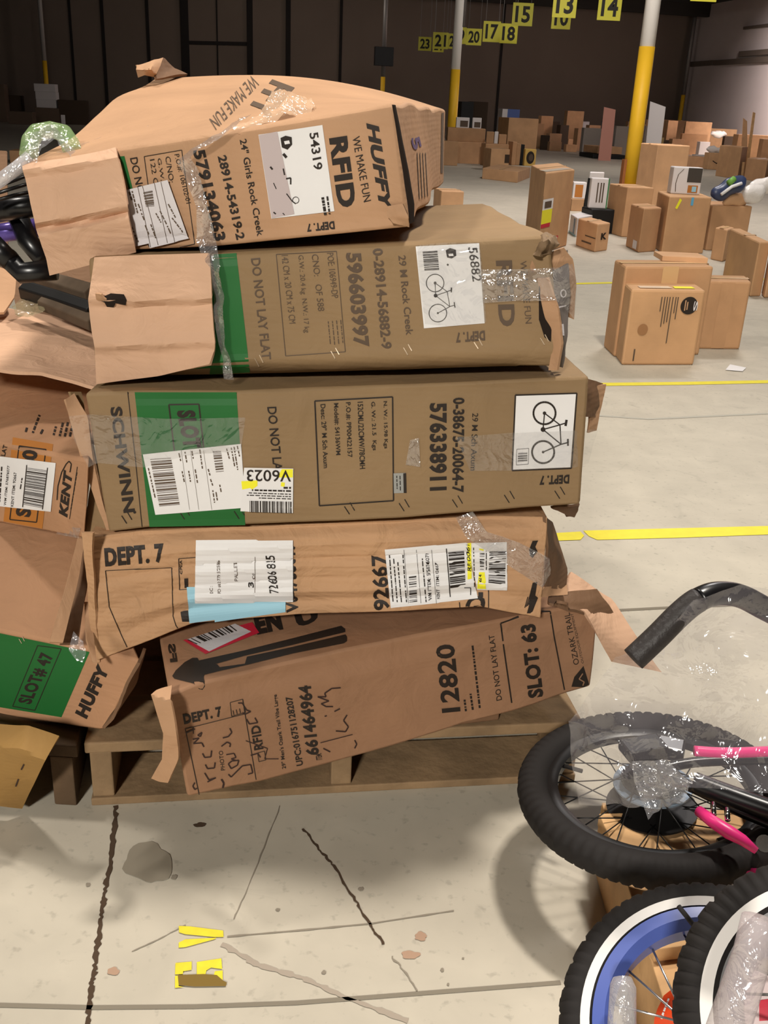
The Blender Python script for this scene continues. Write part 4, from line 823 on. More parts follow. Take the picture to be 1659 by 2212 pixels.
# open carton above, foam inside
t8 = thing('open_carton', 'open cardboard carton on top of the left stack, wide flap laid forward', 'box', at(60, 760, 1.95))
sheet('bottom_flap', [[(-120, 640, 2.3), (40, 668, 2.25), (216, 700, 2.2)], [(-120, 712, 2.05), (40, 730, 2.0), (214, 776, 1.95)], [(-120, 742, 1.95), (40, 756, 1.92), (214, 806, 1.86)], [(-120, 772, 1.80), (0, 796, 1.78), (90, 806, 1.74), (210, 838, 1.72)]], KRAFT_IN, t8, .006, 30, 22, .005, 6, 5)
sheet('side_flap', [[(-60, 560, 2.2), (38, 566, 2.25)], [(-60, 640, 2.15), (32, 640, 2.2)], [(-60, 680, 2.1), (8, 674, 2.12)]], KRAFT, t8, .005, 12, 12, .004, 9, 2)
sheet('back_wall', [[(20, 594, 2.45), (205, 570, 2.5)], [(40, 690, 2.42), (205, 730, 2.45)]], KRAFT_D, t8, .005, 12, 8, .003, 9, 2)
sheet('inner_panel', [[(42, 600, 2.36), (84, 594, 2.38)], [(44, 640, 2.36), (88, 630, 2.38)]], KRAFT_IN, t8, .004, 8, 6, .003, 9, 2)
FOAM = mat('grey_packing_foam', (82, 68, 54), .9, var=.2, vscale=20)
for i, (x0, y0, x1, y1, d0, d1, h) in enumerate(((86, 606, 206, 640, 2.25, 2.1, .028), (58, 628, 206, 676, 2.15, 2.02, .024), (96, 655, 206, 700, 2.1, 2.0, .02))):
    tag(bevel(MB().tube([at(x0, y0, d0), at((x0 + x1) / 2, (y0 + y1) / 2 - 1, (d0 + d1) / 2), at(x1, y1, d1)], h, 6).build('foam_sleeve', FOAM if i != 1 else DARK), .003), ('upper grey foam sleeve lying in the open carton', 'dark foam sleeve in the middle of the open carton', 'lowest foam sleeve, nearest the front of the open carton')[i], 'packing foam')
tag(sheet('packing_film', [[(24, 660, 2.12), (50, 645, 2.15), (92, 650, 2.12)], [(36, 680, 2.05), (60, 684, 2.05), (98, 672, 2.06)]], film_mat('dull_film', .4, .12, (150, 140, 110)), None, 0, 16, 12, .012, 30, 3), 'dull plastic film bunched at the left of the open carton', 'plastic film')
bevel(tag(MB().hexa([at(-60, 800, 2.35), at(20, 800, 2.35), at(20, 760, 2.6), at(-60, 760, 2.6)], [at(-60, 330, 2.6), at(16, 334, 2.6), at(16, 326, 2.9), at(-60, 322, 2.9)]).build('cardboard_box', KRAFT_D), 'brown box edge rising at the far left behind the open carton', 'box'), .004)

# lowest: sagging yellowish board and second pallet
t9 = sheet('cardboard_sheet', [[(-80, 1560, 1.66), (60, 1566, 1.60), (128, 1590, 1.60)], [(-80, 1596, 1.62), (50, 1622, 1.56), (98, 1642, 1.57)], [(-80, 1750, 1.70), (0, 1742, 1.70), (48, 1746, 1.72)]], YKRAFT, None, .006, 24, 24, .004, 8, 5)
tag(t9, 'yellowish cardboard sheet drooping to the floor at the lower left', 'cardboard')
Print(Body.last, .001).line([(52, 1650), (46, 1662)], 3).line([(40, 1682), (34, 1698)], 3).build('torn_nick', MARKER, t9)
t10 = thing('wooden_pallet', 'dark wooden pallet under the left stack, mostly hidden by a drooping cardboard sheet', 'pallet', fl(150, 1740))
q0 = fl(178, 1742); e2 = V3(-1, .02, 0).normalized(); d2 = V3(-.17, 1, 0).normalized()
bb = lambda a0, a1, d0, d1, z0, z1: MB().hexa([q0 + e2 * a + d2 * d + Z * z0 for a, d in ((a0, d0), (a1, d0), (a1, d1), (a0, d1))], [q0 + e2 * a + d2 * d + Z * z1 for a, d in ((a0, d0), (a1, d0), (a1, d1), (a0, d1))])
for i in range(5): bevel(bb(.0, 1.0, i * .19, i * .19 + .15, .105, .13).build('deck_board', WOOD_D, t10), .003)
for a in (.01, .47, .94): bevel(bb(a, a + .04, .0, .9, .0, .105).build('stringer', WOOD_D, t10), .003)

# ================================================================== BICYCLES IN FRONT, RIGHT
RUB = mat('tyre_rubber', (34, 31, 30), .75, spec=.25); RUBG = mat('tyre_sidewall', (44, 44, 45), .5); RIMB = mat('black_rim', (18, 18, 19), .35); STEEL = mat('spoke_steel', (190, 188, 186), .25, .9); SPK = mat('black_spoke', (30, 30, 31), .35, .5)
WHW = mat('white_sidewall', (226, 222, 218), .45); BLUER = mat('blue_rim', (74, 92, 164), .35, spec=.5); PINK = mat('hot_pink', (236, 52, 132), .35, spec=.5); CHROME = mat('chrome', (200, 198, 195), .15, 1.0); BLUEG = mat('blue_grey_disc', (112, 126, 140), .35, .3)
def wheel(t, c, n, xdir, R, r, tread, mt, msw, mrim, mspk, wrim=.016, ns=28, hub=.05, sw=0.0, srad=.0011, valve=True):
    c = Vector(c); n = Vector(n).normalized(); ex = Vector(xdir); ex = (ex - n * ex.dot(n)).normalized(); ey = n.cross(ex)
    P = lambda a, rad, h: c + (ex * math.cos(a) + ey * math.sin(a)) * rad + n * h
    NA, NB = 288, 20; V, F = [], []; V2, F2 = [], []
    for i in range(NA):
        a = 2 * math.pi * i / NA
        for j in range(NB):
            b = 2 * math.pi * j / NB; out = math.cos(b); rr = r
            if out > .25:
                kb = (i + (2 if math.sin(b) > 0 else 0)) % 4
                if kb < 3 and (abs(math.sin(b)) > .16 or (i // 4) % 2): rr = r + tread * (1 if out > .4 else .6)
            V.append(P(a, R - r + rr * math.cos(b), rr * math.sin(b)))
    for i in range(NA):
        for j in range(NB): a_, b_ = i * NB + j, i * NB + (j + 1) % NB; c_, d_ = ((i + 1) % NA) * NB + (j + 1) % NB, ((i + 1) % NA) * NB + j; F.append((a_, b_, c_, d_))
    mesh_obj('tyre', V, F, mt, t, True, c)
    def lathe(name, prof, m, N=96, closed=True):
        V, F = [], []; k = len(prof)
        for i in range(N):
            a = 2 * math.pi * i / N
            for rad, h in prof: V.append(P(a, rad, h))
        for i in range(N):
            for j in range(k if closed else k - 1): F.append((i * k + j, i * k + (j + 1) % k, ((i + 1) % N) * k + (j + 1) % k, ((i + 1) % N) * k + j))
        o = mesh_obj(name, V, F, m, t, True, c); o.data.set_sharp_from_angle(angle=math.radians(40)); return o
    ri = R - 2 * r
    if sw:
        for s in (1, -1): lathe('sidewall', [(R - 1.45 * r, s * r * .93), (R - r * .98, s * r * 1.035), (ri + .004, s * r * .62), (ri + .002, s * r * .4)], msw, closed=False)
    lathe('rim', [(ri + .009, wrim * .72), (ri - .004, wrim * .8), (ri - .014, wrim * .45), (ri - .014, -wrim * .45), (ri - .004, -wrim * .8), (ri + .009, -wrim * .72)], mrim)
    hm = MB(); hm.tube([c - n * hub, c - n * hub * .7, c + n * hub * .7, c + n * hub], [.012, .014, .014, .012], 16); 
    for s in (1, -1): hm.tube([c + n * hub * .62 * s, c + n * hub * .68 * s], .024, 20)
    hm.tube([c - n * hub * 1.5, c + n * hub * 1.5], .0055, 8); hm.build('hub', mrim if mspk is SPK else CHROME, t, False, origin=c)
    for i in range(ns):
        a = 2 * math.pi * i / ns; s = 1 if i % 2 else -1; b = a + (.9 if (i // 2) % 2 else -.9)
        MB().tube([P(a, ri - .013, s * .002), P(b, .022, s * hub * .65)], srad, 5).build('spoke', mspk, t, True)
    if valve: MB().tube([P(2.6, ri - .012, 0), P(2.6, ri - .045, 0)], .0036, 8).build('valve', RUB, t, True)
    return P
# --- bicycle lying on top: black with pink
wz = .185
wc = fl(1409, 1709, wz)
bk1 = thing('bicycle', 'black and pink child bicycle lying on its side under a clear plastic bag', 'bicycle', wc)
Rw = (fl(1690, 1690, wz).x - fl(1130, 1700, wz).x) / 2
nW = V3(-.10, .045, 1)
Rw *= .985
Pw = wheel(bk1, wc, nW, (1, 0, 0), Rw, .0245, .003, RUB, RUBG, RIMB, SPK, .015, 32, .055)
nn = nW.normalized()
hm = MB()
for k, (h, rad) in enumerate(((.02, .050), (.027, .044), (.034, .038), (.041, .031), (.048, .026))): hm.tube([wc + nn * h, wc + nn * (h + .003)], rad, 28)
hm.build('cassette', mat('dark_steel', (48, 46, 46), .35, .8), bk1)
MB().tube([wc + nn * .012, wc + nn * .015], .062, 36).build('spoke_guard', BLUEG, bk1, False)
MB().tube([wc - nn * .03, wc - nn * .027], .072, 40).build('brake_disc', mat('dark_disc', (40, 38, 38), .4, .6), bk1)
bevel(MB().box(wc + nn * .066 + V3(-.012, .02, 0), V3(.034, .012, 0), V3(-.006, .02, 0), nn * .010).build('derailleur', DARK, bk1), .004)
bevel(MB().box(wc + nn * .06 + V3(.035, .03, 0), V3(.02, -.006, 0), V3(.006, .016, 0), nn * .012).build('derailleur_cage', FR, bk1), .003)
zz = lambda x, y, z: fl(x, y, z)
for nm, P, r, m in (('chain_stay', [(1422, 1672, .25), (1500, 1702, .25), (1600, 1752, .24), (1720, 1800, .24)], .009, FR), ('seat_stay', [(1430, 1660, .26), (1520, 1645, .27), (1720, 1640, .28)], .008, FR),
    ('chain_guard', [(1500, 1690, .27), (1580, 1720, .27), (1720, 1770, .27)], .016, FR), ('frame_tube', [(1560, 1835, .18), (1640, 1800, .2), (1740, 1760, .2)], .017, FR),
    ('pink_stay', [(1500, 1622, .30), (1580, 1626, .30), (1720, 1620, .30)], .008, PINK)):
    MB().tube(smooth([zz(*q_) for q_ in P]), r, 14).build(nm, m, bk1, True)
MB().tube([zz(1510, 1752, .26), zz(1540, 1775, .265), zz(1575, 1798, .262), zz(1605, 1815, .258), zz(1634, 1838, .25)], [.008, .009, .010, .008, .005], 12).build('brake_arm', PINK, bk1, True, 'hot pink brake arm')
MB().tube([zz(1578, 1862, .2), zz(1620, 1884, .2), zz(1700, 1905, .2)], [.006, .008, .008], 10).build('fender_stay', PINK, bk1, True, 'hot pink lower stay')
MB().tube([zz(1652, 1822, .25), zz(1650, 1824, .24)], .012, 16).build('crank_bolt', CHROME, bk1)
for dx in (0, 1): MB().tube([zz(1540 + 30 * dx, 1735 + 12 * dx, .275), zz(1542 + 30 * dx, 1760 + 12 * dx, .27)], .004, 8).build('bolt', CHROME, bk1, True)
GRIP = mat('grip_rubber', (46, 42, 41), .5, bump=.2, bscale=120)
hp = [(1368, 1424, 1.10), (1420, 1375, 1.10), (1470, 1325, 1.10), (1508, 1296, 1.10), (1550, 1282, 1.11), (1600, 1288, 1.12), (1659, 1318, 1.13), (1760, 1370, 1.15)]
HP = smooth([at(*q_) for q_ in hp], 8)
MB().tube(HP[:25], .0142, 24).build('grip', GRIP, bk1, True)
MB().tube(HP[24:], .0138, 24).build('handlebar', FR, bk1, True)
BAG = film_mat('bag_film', .09, .11, (226, 218, 226), .45, 20, .10)
tag(sheet('plastic_bag', [[(1330, 1418, 1.14), (1400, 1400, 1.10), (1500, 1300, 1.075), (1600, 1262, 1.08), (1760, 1290, 1.09)], [(1318, 1440, 1.16), (1420, 1440, 1.12), (1540, 1420, 1.09), (1760, 1420, 1.09)], [(1272, 1500, 1.18), (1400, 1520, 1.14), (1540, 1520, 1.10), (1760, 1520, 1.09)], [(1222, 1560, 1.19), (1300, 1580, 1.16), (1420, 1600, 1.12), (1760, 1600, 1.10)],
    [(1228, 1630, 1.20), (1330, 1650, 1.15), (1440, 1650, 1.11), (1760, 1660, 1.10)], [(1250, 1738, 1.22), (1380, 1740, 1.15), (1470, 1700, 1.11), (1760, 1720, 1.09)]], BAG, None, 0, 90, 110, .010, 17, 4), 'large clear plastic bag draped over the black and pink bicycle', 'plastic bag')
tag(sheet('plastic_wrap', [[(1365, 1645, 1.12), (1440, 1640, 1.11)], [(1370, 1690, 1.115), (1490, 1690, 1.10)], [(1400, 1770, 1.12), (1480, 1730, 1.11)]], film_mat('bunched_film', .16, .16), None, 0, 24, 24, .014, 40, 8), 'bunched clear film wrapped round the hub of the black and pink bicycle', 'plastic film')

# --- white and blue wheel below, and the near whitewall wheel
c2 = at(1560, 2252, 1.06); n2 = V3(-.16, -.42, 1.0)
bk2 = thing('bicycle', 'bicycle showing only a wheel with blue rim and broad white sidewall', 'bicycle', c2)
wheel(bk2, c2, n2, (1, 0, 0), .173, .0215, .003, RUB, WHW, BLUER, STEEL, .031, 18, .04, 1.0, .0014, False)
v = at(1490, 1975, 1.03); MB().tube([at(1466, 1958, 1.03), at(1482, 1978, 1.03), at(1496, 1996, 1.035)], .0028, 8).build('valve', RUB, bk2, True)
c3 = at(1815, 2215, .90); n3 = V3(-.35, -.55, .8)
bk3 = thing('bicycle', 'nearest bicycle, only its knobbly tyre with narrow white sidewall showing at the right edge', 'bicycle', c3)
wheel(bk3, c3, n3, (1, 0, 0), .146, .0245, .0035, RUB, WHW, mat('grey_rim', (150, 150, 150), .35, .6), STEEL, .030, 20, .04, 1.0, .0014, False)
tag(MB().tube([at(1640, 1985, .80), at(1625, 2060, .80), at(1600, 2140, .80), at(1560, 2260, .80)], [.014, .015, .016, .017], 14).build('film_sleeve', film_mat('sleeve_film', .35, .2, (236, 222, 226)), None, True), 'clear plastic sleeve running down in front of the nearest wheel', 'plastic film')
tag(MB().tube([at(1344, 2112, 1.06), at(1346, 2130, 1.055), at(1342, 2260, 1.05)], [.010, .014, .016], 14).build('clear_tube', film_mat('tube_film', .28, .2), None, True), 'short clear plastic tube among the spokes of the blue rimmed wheel', 'plastic film')
rfl = sheet('orange_bag', [[(1432, 2150, 1.16), (1470, 2112, 1.15), (1560, 2096, 1.13)], [(1412, 2200, 1.15), (1470, 2180, 1.13), (1580, 2170, 1.11)], [(1408, 2300, 1.14), (1480, 2300, 1.12), (1600, 2300, 1.10)]], mat('orange_plastic', (228, 74, 30), .35, spec=.5), None, .002, 16, 20, .007, 18, 2)
tag(rfl, 'orange plastic bag with white letters behind the blue rimmed wheel', 'bag')
Print(Body.last, .0012, 6).text('HU', (1472, 2222), (1478, 2186), (1458, 2218), .05, .2).tiny((1430, 2200), (1446, 2158), 4, 3).build('bag_print', PAPER, rfl)
tag(sheet('printed_card', [[(1575, 2110, .98), (1640, 2095, .97), (1720, 2120, .96)], [(1578, 2260, .97), (1720, 2260, .95)]], mat('white_red_card', (216, 196, 196), .5), None, .001, 12, 12, .004, 12), 'pale printed card behind the spokes of the nearest wheel', 'card')
RC = Body.last; k_ = Print(RC, .001, 6); k_.poly([(1580, 2150), (1590, 2140), (1600, 2165), (1588, 2172)]); k_.quad((1640, 2160), (1715, 2150), (1715, 2200), (1640, 2205)); k_.build('card_print', RED, bpy.data.objects['printed_card'])
# --- pine crate under them
pc = thing('pine_pallet', 'new pine pallet frame under the bicycles at the lower right', 'pallet', fl(1400, 2000))
def bar(a, b, w, h, nm='bar'):
    a, b = Vector(a), Vector(b); e = (b - a); L = e.length; e.normalize(); s = V3(e.y, -e.x, 0)
    return bevel(MB().box((a + b) / 2, e * L / 2, s * w, V3(0, 0, h)).build(nm, WOOD_N, pc), .002)
z_ = .064
bar(fl(1316, 1800, z_), fl(1452, 2240, z_), .021, z_, 'stringer')
bar(fl(1400, 2040, .142), fl(1640, 2010, .142), .02, .012, 'cross_board'); bar(fl(1310, 1812, .142), fl(1660, 1800, .142), .045, .012, 'deck_board')
bar(fl(1640, 1800, z_), fl(1800, 2240, z_), .021, z_, 'stringer')
tag(MB().tube([fl(1540, 1884, .17), fl(1590, 1895, .165), fl(1720, 1925, .16)], .010, 12).build('blue_tube', BLUER, None, True), 'blue frame tube lying between the two bicycles', 'bicycle part')

# ================================================================== FAR FLOOR: BOXES
TAPE = mat('packing_tape', (206, 168, 122), .3, spec=.5); TAPEC = mat('shiny_tape', (232, 216, 196), .2, spec=.6)
KB = [carton_mat('kraft_far_%d' % i, c, .1, .12) for i, c in enumerate(((192, 150, 110), (184, 142, 104), (204, 160, 120), (172, 134, 98), (160, 124, 92)))]
WBX = mat('white_carton', (214, 208, 206), .5); BBX = mat('black_crate', (24, 24, 24), .5); GRN = mat('green_board', (60, 120, 70), .5); NAVY = mat('navy_bag', (52, 62, 92), .35, spec=.5); BRK = mat('dark_carton', (62, 48, 36), .8)
BOXES = {}
def crate(lab, corners, h, m, tape=True, z0=0.0, name='cardboard_box', cat='box', group='boxes across the warehouse floor', key=None, lean=Vector((0, 0, 0))):
    L, Cn, R = [Vector(c) for c in corners]; B = L + R - Cn; up = Z * h + lean
    for q in (L, Cn, R, B): q.z = z0
    o = MB().hexa([Cn, R, B, L], [q + up for q in (Cn, R, B, L)]).build(name, m); bevel(o, min(.012, h * .04)); tag(o, lab, cat, group)
    if tape:
        a, b_ = (Cn + L) / 2 + up + Z * .002, (R + B) / 2 + up + Z * .002; s = (Cn - L).normalized() * .03; d = (R - Cn).normalized(); dn = -Z * min(.10, h * .3)
        V = [a - s, a + s, b_ + s, b_ - s, b_ + s + d * .003, b_ - s + d * .003, b_ + s + d * .003 + dn, b_ - s + d * .003 + dn]
        mesh_obj('packing_tape', V, [(0, 1, 2, 3), (5, 4, 6, 7)], TAPE, o)
    BOXES[key or lab] = (Cn, R, z0 + h); return o
def facing(o, Cn, R, h, z0=0):
    """drawing helper: (u,v) on the front of a crate"""
    Cn, R = Vector(Cn), Vector(R); Cn.z = R.z = 0; n = Vector((Cn.y - R.y, R.x - Cn.x, 0)).normalized(); n = -n if n.y > 0 else n
    return lambda u, v, e=.003: Cn + (R - Cn) * u + Z * (z0 + h * v) + n * e
def patch(o, f, u0, u1, v0, v1, m, nm='label', e=.003): return mesh_obj(nm, [f(u0, v0, e), f(u1, v0, e), f(u1, v1, e), f(u0, v1, e)], [(0, 1, 2, 3)], m, o)
def ftext(o, f, txt, bl, br, tl, m=INK_G, nm='print', bold=.03, e=.004):
    V, F = glyphs(txt, bold); P = [f(bl[0] + (br[0] - bl[0]) * v[0] + (tl[0] - bl[0]) * v[1], bl[1] + (br[1] - bl[1]) * v[0] + (tl[1] - bl[1]) * v[1], e) for v in V]; return mesh_obj(nm, P, F, m, o)
def box3(lab, L, Cn, R, ytop, m=0, **kw):
    l, c, r = fl(*L), fl(*Cn), fl(*R); h = z_at(c.x, c.y, ytop); o = crate(lab, (l, c, r), h, KB[m] if isinstance(m, int) else m, **kw); return o, facing(o, c, r, h), h
def boxf(lab, x0, x1, ytop, yb, depth=None, m=0, Y=None, z0=0.0, yaw=None, **kw):
    """front edge seen at rows/columns of the photo; stands on the floor, or at height z0 and distance Y"""
    if Y is None: c, r = fl(x0, yb), fl(x1, yb + (x1 - x0) * .02)
    else: c = Vector((x_at(x0, Y, z0), Y, z0)); r = Vector((x_at(x1, Y, z0), Y, z0))
    w = (r - c).length
    if yaw is None: yaw = YAW if w < 3 else 0
    e = Vector((math.cos(yaw), math.sin(yaw), 0)); r = c + e * w; d = depth or w * .8; l = c + Vector((-e.y, e.x, 0)) * d
    h = z_at(c.x, c.y, ytop) - z0
    o = crate(lab, (l, c, r), h, KB[m] if isinstance(m, int) else m, z0=z0, **kw); return o, facing(o, c, r, h, z0), h, c, r
def on(lab, base, x0, x1, ytop, m=0, inset=.04, **kw):
    c, r, z1 = BOXES[base]; Y = (c.y + r.y) / 2 + inset + abs(c.y - r.y) / 2
    return boxf(lab, x0, x1, ytop, 0, m=m, Y=Y, z0=z1 + .001, yaw=0, **kw)

# the group in the right middle
o, f, h = box3('large kraft box standing behind the one with the round black emblem', (1303, 749), (1325, 771), (1510, 767), 575, 1, key='back')
patch(o, f, .42, .60, .80, 1.0, TAPE, 'packing_tape'); 
o, f, h = box3('kraft box printed with a round black emblem, nearest of the right-hand group', (1327, 768), (1342, 789), (1498, 789), 625, 0, tape=False, key='emblem')
c0 = (.80, .80); V = [f(c0[0] + .115 * math.cos(k * math.pi / 16), c0[1] + .115 * math.sin(k * math.pi / 16)) for k in range(32)]; mesh_obj('round_emblem', V, [tuple(range(32))], INK, o)
ftext(o, f, 'S', (.86, .86), (.86, .73), (.915, .86), PAPER_G, 'emblem_letter', .02, .005)
for i, uu in enumerate((.745, .775)): patch(o, f, uu - .008, uu + .008, .735 + .01 * i, .87 - .02 * i, KRAFT, 'emblem_bar', .005)
for i, (uu, vv) in enumerate(((.63, .62), (.60, .70), (.56, .30), (.52, .58), (.485, .56), (.45, .52), (.41, .72))): patch(o, f, uu, uu + .014, vv, .91, INK_G, 'print_line')
V = [f(.22 + .07 * math.cos(k * math.pi / 10), .48 + .075 * math.sin(k * math.pi / 10)) for k in range(20)]; mesh_obj('round_stamp', V, [tuple(range(20))], mat('faded_print', (150, 108, 72), .7), o)
patch(o, f, .14, .16, .06, .22, INK_G, 'print_line'); c, r, z1 = BOXES['emblem']
mesh_obj('top_label', [c + (r - c) * u + V3(-.02, d, z1 + .003) for u, d in ((.18, .03), (.62, .03), (.60, .09), (.18, .09))], [(0, 1, 2, 3)], TAPEC, o); mesh_obj('top_sticker', [c + (r - c) * u + V3(-.02, d, z1 + .003) for u, d in ((.65, .03), (.93, .03), (.92, .09), (.66, .09))], [(0, 1, 2, 3)], YEL_HI, o)
o, f, h = box3('plain kraft box at the right of the box with the round emblem', (1499, 735), (1508, 754), (1597, 755), 607, 1, key='rightplain')
patch(o, f, .30, .62, .02, .98, KB[1], 'seam_panel', .002)
tag(flat('paper_slip', [fl(1567, 799, .004), fl(1604, 802, .004), fl(1612, 794, .004), fl(1577, 787, .004)], PAPER), 'white paper slip lying on the floor right of the kraft boxes', 'paper')
o = on('flat torn carton lying on the big kraft box', 'back', 1430, 1528, 553, 2, .12, tape=False)[0]
o, f, h = box3('tall kraft box at the right edge with a dark knot hole low on its side', (1560, 600), (1619, 641), (1643, 640), 523, 0)
o, f, h = box3('kraft box cut by the right edge, touching the tall box beside it', (1644, 636), (1650, 644), (1720, 640), 520, 2)
o, f, h = box3('brown box with a white paper side behind the box pair at the right edge', (1534, 560), (1560, 566), (1575, 560), 566 - 70, 2)
# second row
o, f, h = box3('tall box with white taped top and a yellow hazard label', (1133, 515), (1161, 552), (1223, 531), 373, 0, key='tall')
f2 = facing(o, fl(1133, 515), fl(1161, 552), h)
patch(o, f, .0, .34, .55, .68, PAPER, 'label'); patch(o, f, .0, .33, .38, .55, YEL_HI, 'hazard_label'); patch(o, f, .0, .30, .33, .38, RED, 'red_label'); patch(o, f, .06, .28, .57, .65, INK_G, 'barcode', .005)
patch(o, f2, .35, 1, .56, .72, mat('dark_label', (58, 60, 58), .5), 'label'); patch(o, f2, .30, 1, .22, .52, PAPER_G, 'label'); patch(o, f2, .25, .6, .74, .98, TAPEC, 'packing_tape', .005); patch(o, f2, .74, .86, .57, .71, YEL_HI, 'yellow_label', .005)
c, r, z1 = BOXES['tall']; mesh_obj('top_tape', [c + (r - c) * u + V3(-.05 * d, d, z1 + .003) for u, d in ((.05, .06), (.95, .06), (.8, .3), (.0, .3))], [(0, 1, 2, 3)], TAPEC, o)
patch(o, f, .55, .64, .14, .18, RED, 'red_mark')
o, f, h = box3('small kraft box marked K, right of the tall taped box', (1243, 530), (1284, 545), (1311, 541), 484, 2, key='K')
ftext(o, f, 'K', (.35, .42), (.8, .42), (.35, .66), INK, 'print', .05); f2 = facing(o, fl(1243, 530), fl(1284, 545), h); patch(o, f2, .3, .8, .22, .28, INK_G, 'print_line'); patch(o, f2, .45, .98, .46, .50, INK_G, 'print_line')
o, f, h = box3('white and pale blue box behind the small kraft box marked K', (1229, 502), (1243, 512), (1284, 502), 471, WBX, tape=False)
patch(o, facing(o, fl(1229, 502), fl(1243, 512), h), .0, 1, .0, .1, BLUEP, 'blue_edge'); patch(o, facing(o, fl(1229, 502), fl(1243, 512), h), .55, .75, .1, .9, mat('blue_print', (110, 130, 150), .5), 'print_stripe')
o, f, h, c, r = boxf('small kraft box far behind the tall taped box', 1233, 1261, 430, 456, None, 3, key='smallfar')
o, f, h, c, r = on('white product box with an orange picture on top of a small kraft box', 'smallfar', 1236, 1264, 393, WBX, tape=False); patch(o, f, .15, .75, .1, .85, ORANGE, 'picture')
o, f, h, c, r = boxf('black plastic crate between the kraft boxes', 1272, 1342, 452, 504, .3, BBX, tape=False, name='plastic_crate', cat='crate', key='blk', group='other goods across the warehouse floor')
o, f, h, c, r = on('white carton with green edge and rows of print on the black crate', 'blk', 1271, 1310, 384, WBX, tape=False, depth=.10)
patch(o, f, .93, 1.0, 0, 1, GRN, 'green_edge', .004); [patch(o, f, u, u + .07, .2, .85, INK_G, 'print_line') for u in (.35, .52, .66)]
o, f, h, c, r = boxf('large pale board standing behind the black crate', 1264, 1294, 371, 468, .03, WBX, tape=False, name='white_board', cat='board', group='other goods across the warehouse floor')
o = MB().tube([fl(1262, 470), fl(1262, 470) + V3(.03, .02, z_at(fl(1262, 470).x, fl(1262, 470).y, 385))], .035, 8).build('black_pole', DARK); tag(o, 'short black pole leaning beside the white carton with green edge', 'pole', 'other goods across the warehouse floor')
# third group under the thick column
boxf('kraft box at the left of the row under the thick column', 1342, 1398, 404, 512, .5, 0, key='rowA')
o, f, h = box3('grey brown box with open lid in front of the row under the thick column', (1351, 532), (1378, 546), (1416, 543), 450, 1, key='lid'); patch(o, facing(o, fl(1351, 532), fl(1378, 546), h), .55, .85, .05, .24, PAPER_G, 'label')
o, f, h = box3('large kraft box with a yellow sticker and a blue strip', (1405, 528), (1428, 547), (1518, 548), 424, 0, tape=False, key='sticker')
P_ = [f(u, v) for u, v in ((.17, .80), (.22, .78), (.30, .94), (.25, .97))]; mesh_obj('yellow_sticker', P_, [(0, 1, 2, 3)], YEL_HI, o); patch(o, f, .52, .58, .85, .99, mat('blue_strip', (96, 168, 204), .5), 'blue_strip')
boxf('plain kraft box right of the one with a yellow sticker', 1524, 1608, 443, 541, .5, 1, tape=False, key='plainR')
boxf('tall ridged kraft box rising above the row under the thick column', 1398, 1464, 312, 480, .5, 2, key='tallC')
o, f, h, c, r = on('white product box with a lamp picture standing on the box with a yellow sticker', 'sticker', 1448, 1511, 360, WBX, tape=False, inset=.25, depth=.15)
patch(o, f, .50, .98, .45, .98, mat('dark_picture', (66, 60, 54), .5), 'picture'); patch(o, f, .56, .9, .06, .34, ORANGE, 'small_picture'); patch(o, f, .70, .85, .10, .30, BLUEP, 'small_picture', .005)
L_ = [(.16, .08), (.13, .4), (.18, .72), (.34, .93)]
mesh_obj('lamp_line', sum([[f(u - .012, v), f(u + .012, v)] for u, v in L_], []), [(0, 1, 3, 2), (2, 3, 5, 4), (4, 5, 7, 6)], INK_G, o)
boxf('small kraft box with open lid left of the tall ridged box', 1374, 1402, 364, 470, None, 2)
boxf('smaller kraft box at the foot of the thick column, right side', 1402, 1420, 345, 420, None, 3)
def pillow(lab, name, x0, y0, x1, y1, Y, wdt, m, grp='bags on the plain kraft box', cr=.05):
    a, b_ = aty(x0, y0, Y), aty(x1, y1, Y + .1); V, F = [], []; NA, NB = 20, 14; ax = (b_ - a) / 2; c = (a + b_) / 2; s = Vector((-ax.z, 0, ax.x)).normalized() * wdt; d = V3(0, wdt * .8, 0)
    for i in range(NA + 1):
        u = -1 + 2 * i / NA; w = max(.02, (1 - abs(u) ** 3.0)) ** .5
        for j in range(NB):
            an = 2 * math.pi * j / NB; p_ = c + ax * u + s * math.cos(an) * w + d * math.sin(an) * w; V.append(p_ + p_.cross(V3(.3, .2, .1)).normalized() * nz(p_, 7, 3) * cr)
    for i in range(NA):
        for j in range(NB): F.append((i * NB + j, i * NB + (j + 1) % NB, (i + 1) * NB + (j + 1) % NB, (i + 1) * NB + j))
    F += [tuple(range(NB))[::-1], tuple(NA * NB + j for j in range(NB))]; return tag(mesh_obj(name, V, F, m, None, True), lab, 'bag', grp)
o = pillow('navy blue plastic bag with a shiny white band on the boxes at right', 'plastic_bag', 1536, 424, 1612, 388, 10.0, .085, NAVY)
a, b_ = aty(1558, 420, 9.86), aty(1602, 396, 9.93); MB().tube([a, (a + b_) / 2 + V3(0, 0, .02), b_], .016, 8).build('white_band', PAPER, o, True); MB().tube([aty(1574, 396, 9.92), aty(1586, 386, 9.95)], .03, 8).build('green_tag', mat('green_tag', (110, 160, 70), .5), o, True)
pillow('white bubble wrapped bundle right of the navy bag', 'plastic_bag', 1604, 420, 1654, 412, 10.1, .09, mat('bubble_film', (226, 220, 214), .25, spec=.6, bump=.6, bscale=30)); pillow('upper white plastic bag cut by the right edge', 'plastic_bag', 1618, 405, 1680, 400, 10.3, .08, mat('bubble_film', (226, 220, 214), .25)); pillow('kraft cushion of paper under the white bubble bundle', 'paper_bundle', 1560, 436, 1614, 428, 10.05, .05, KB[2])

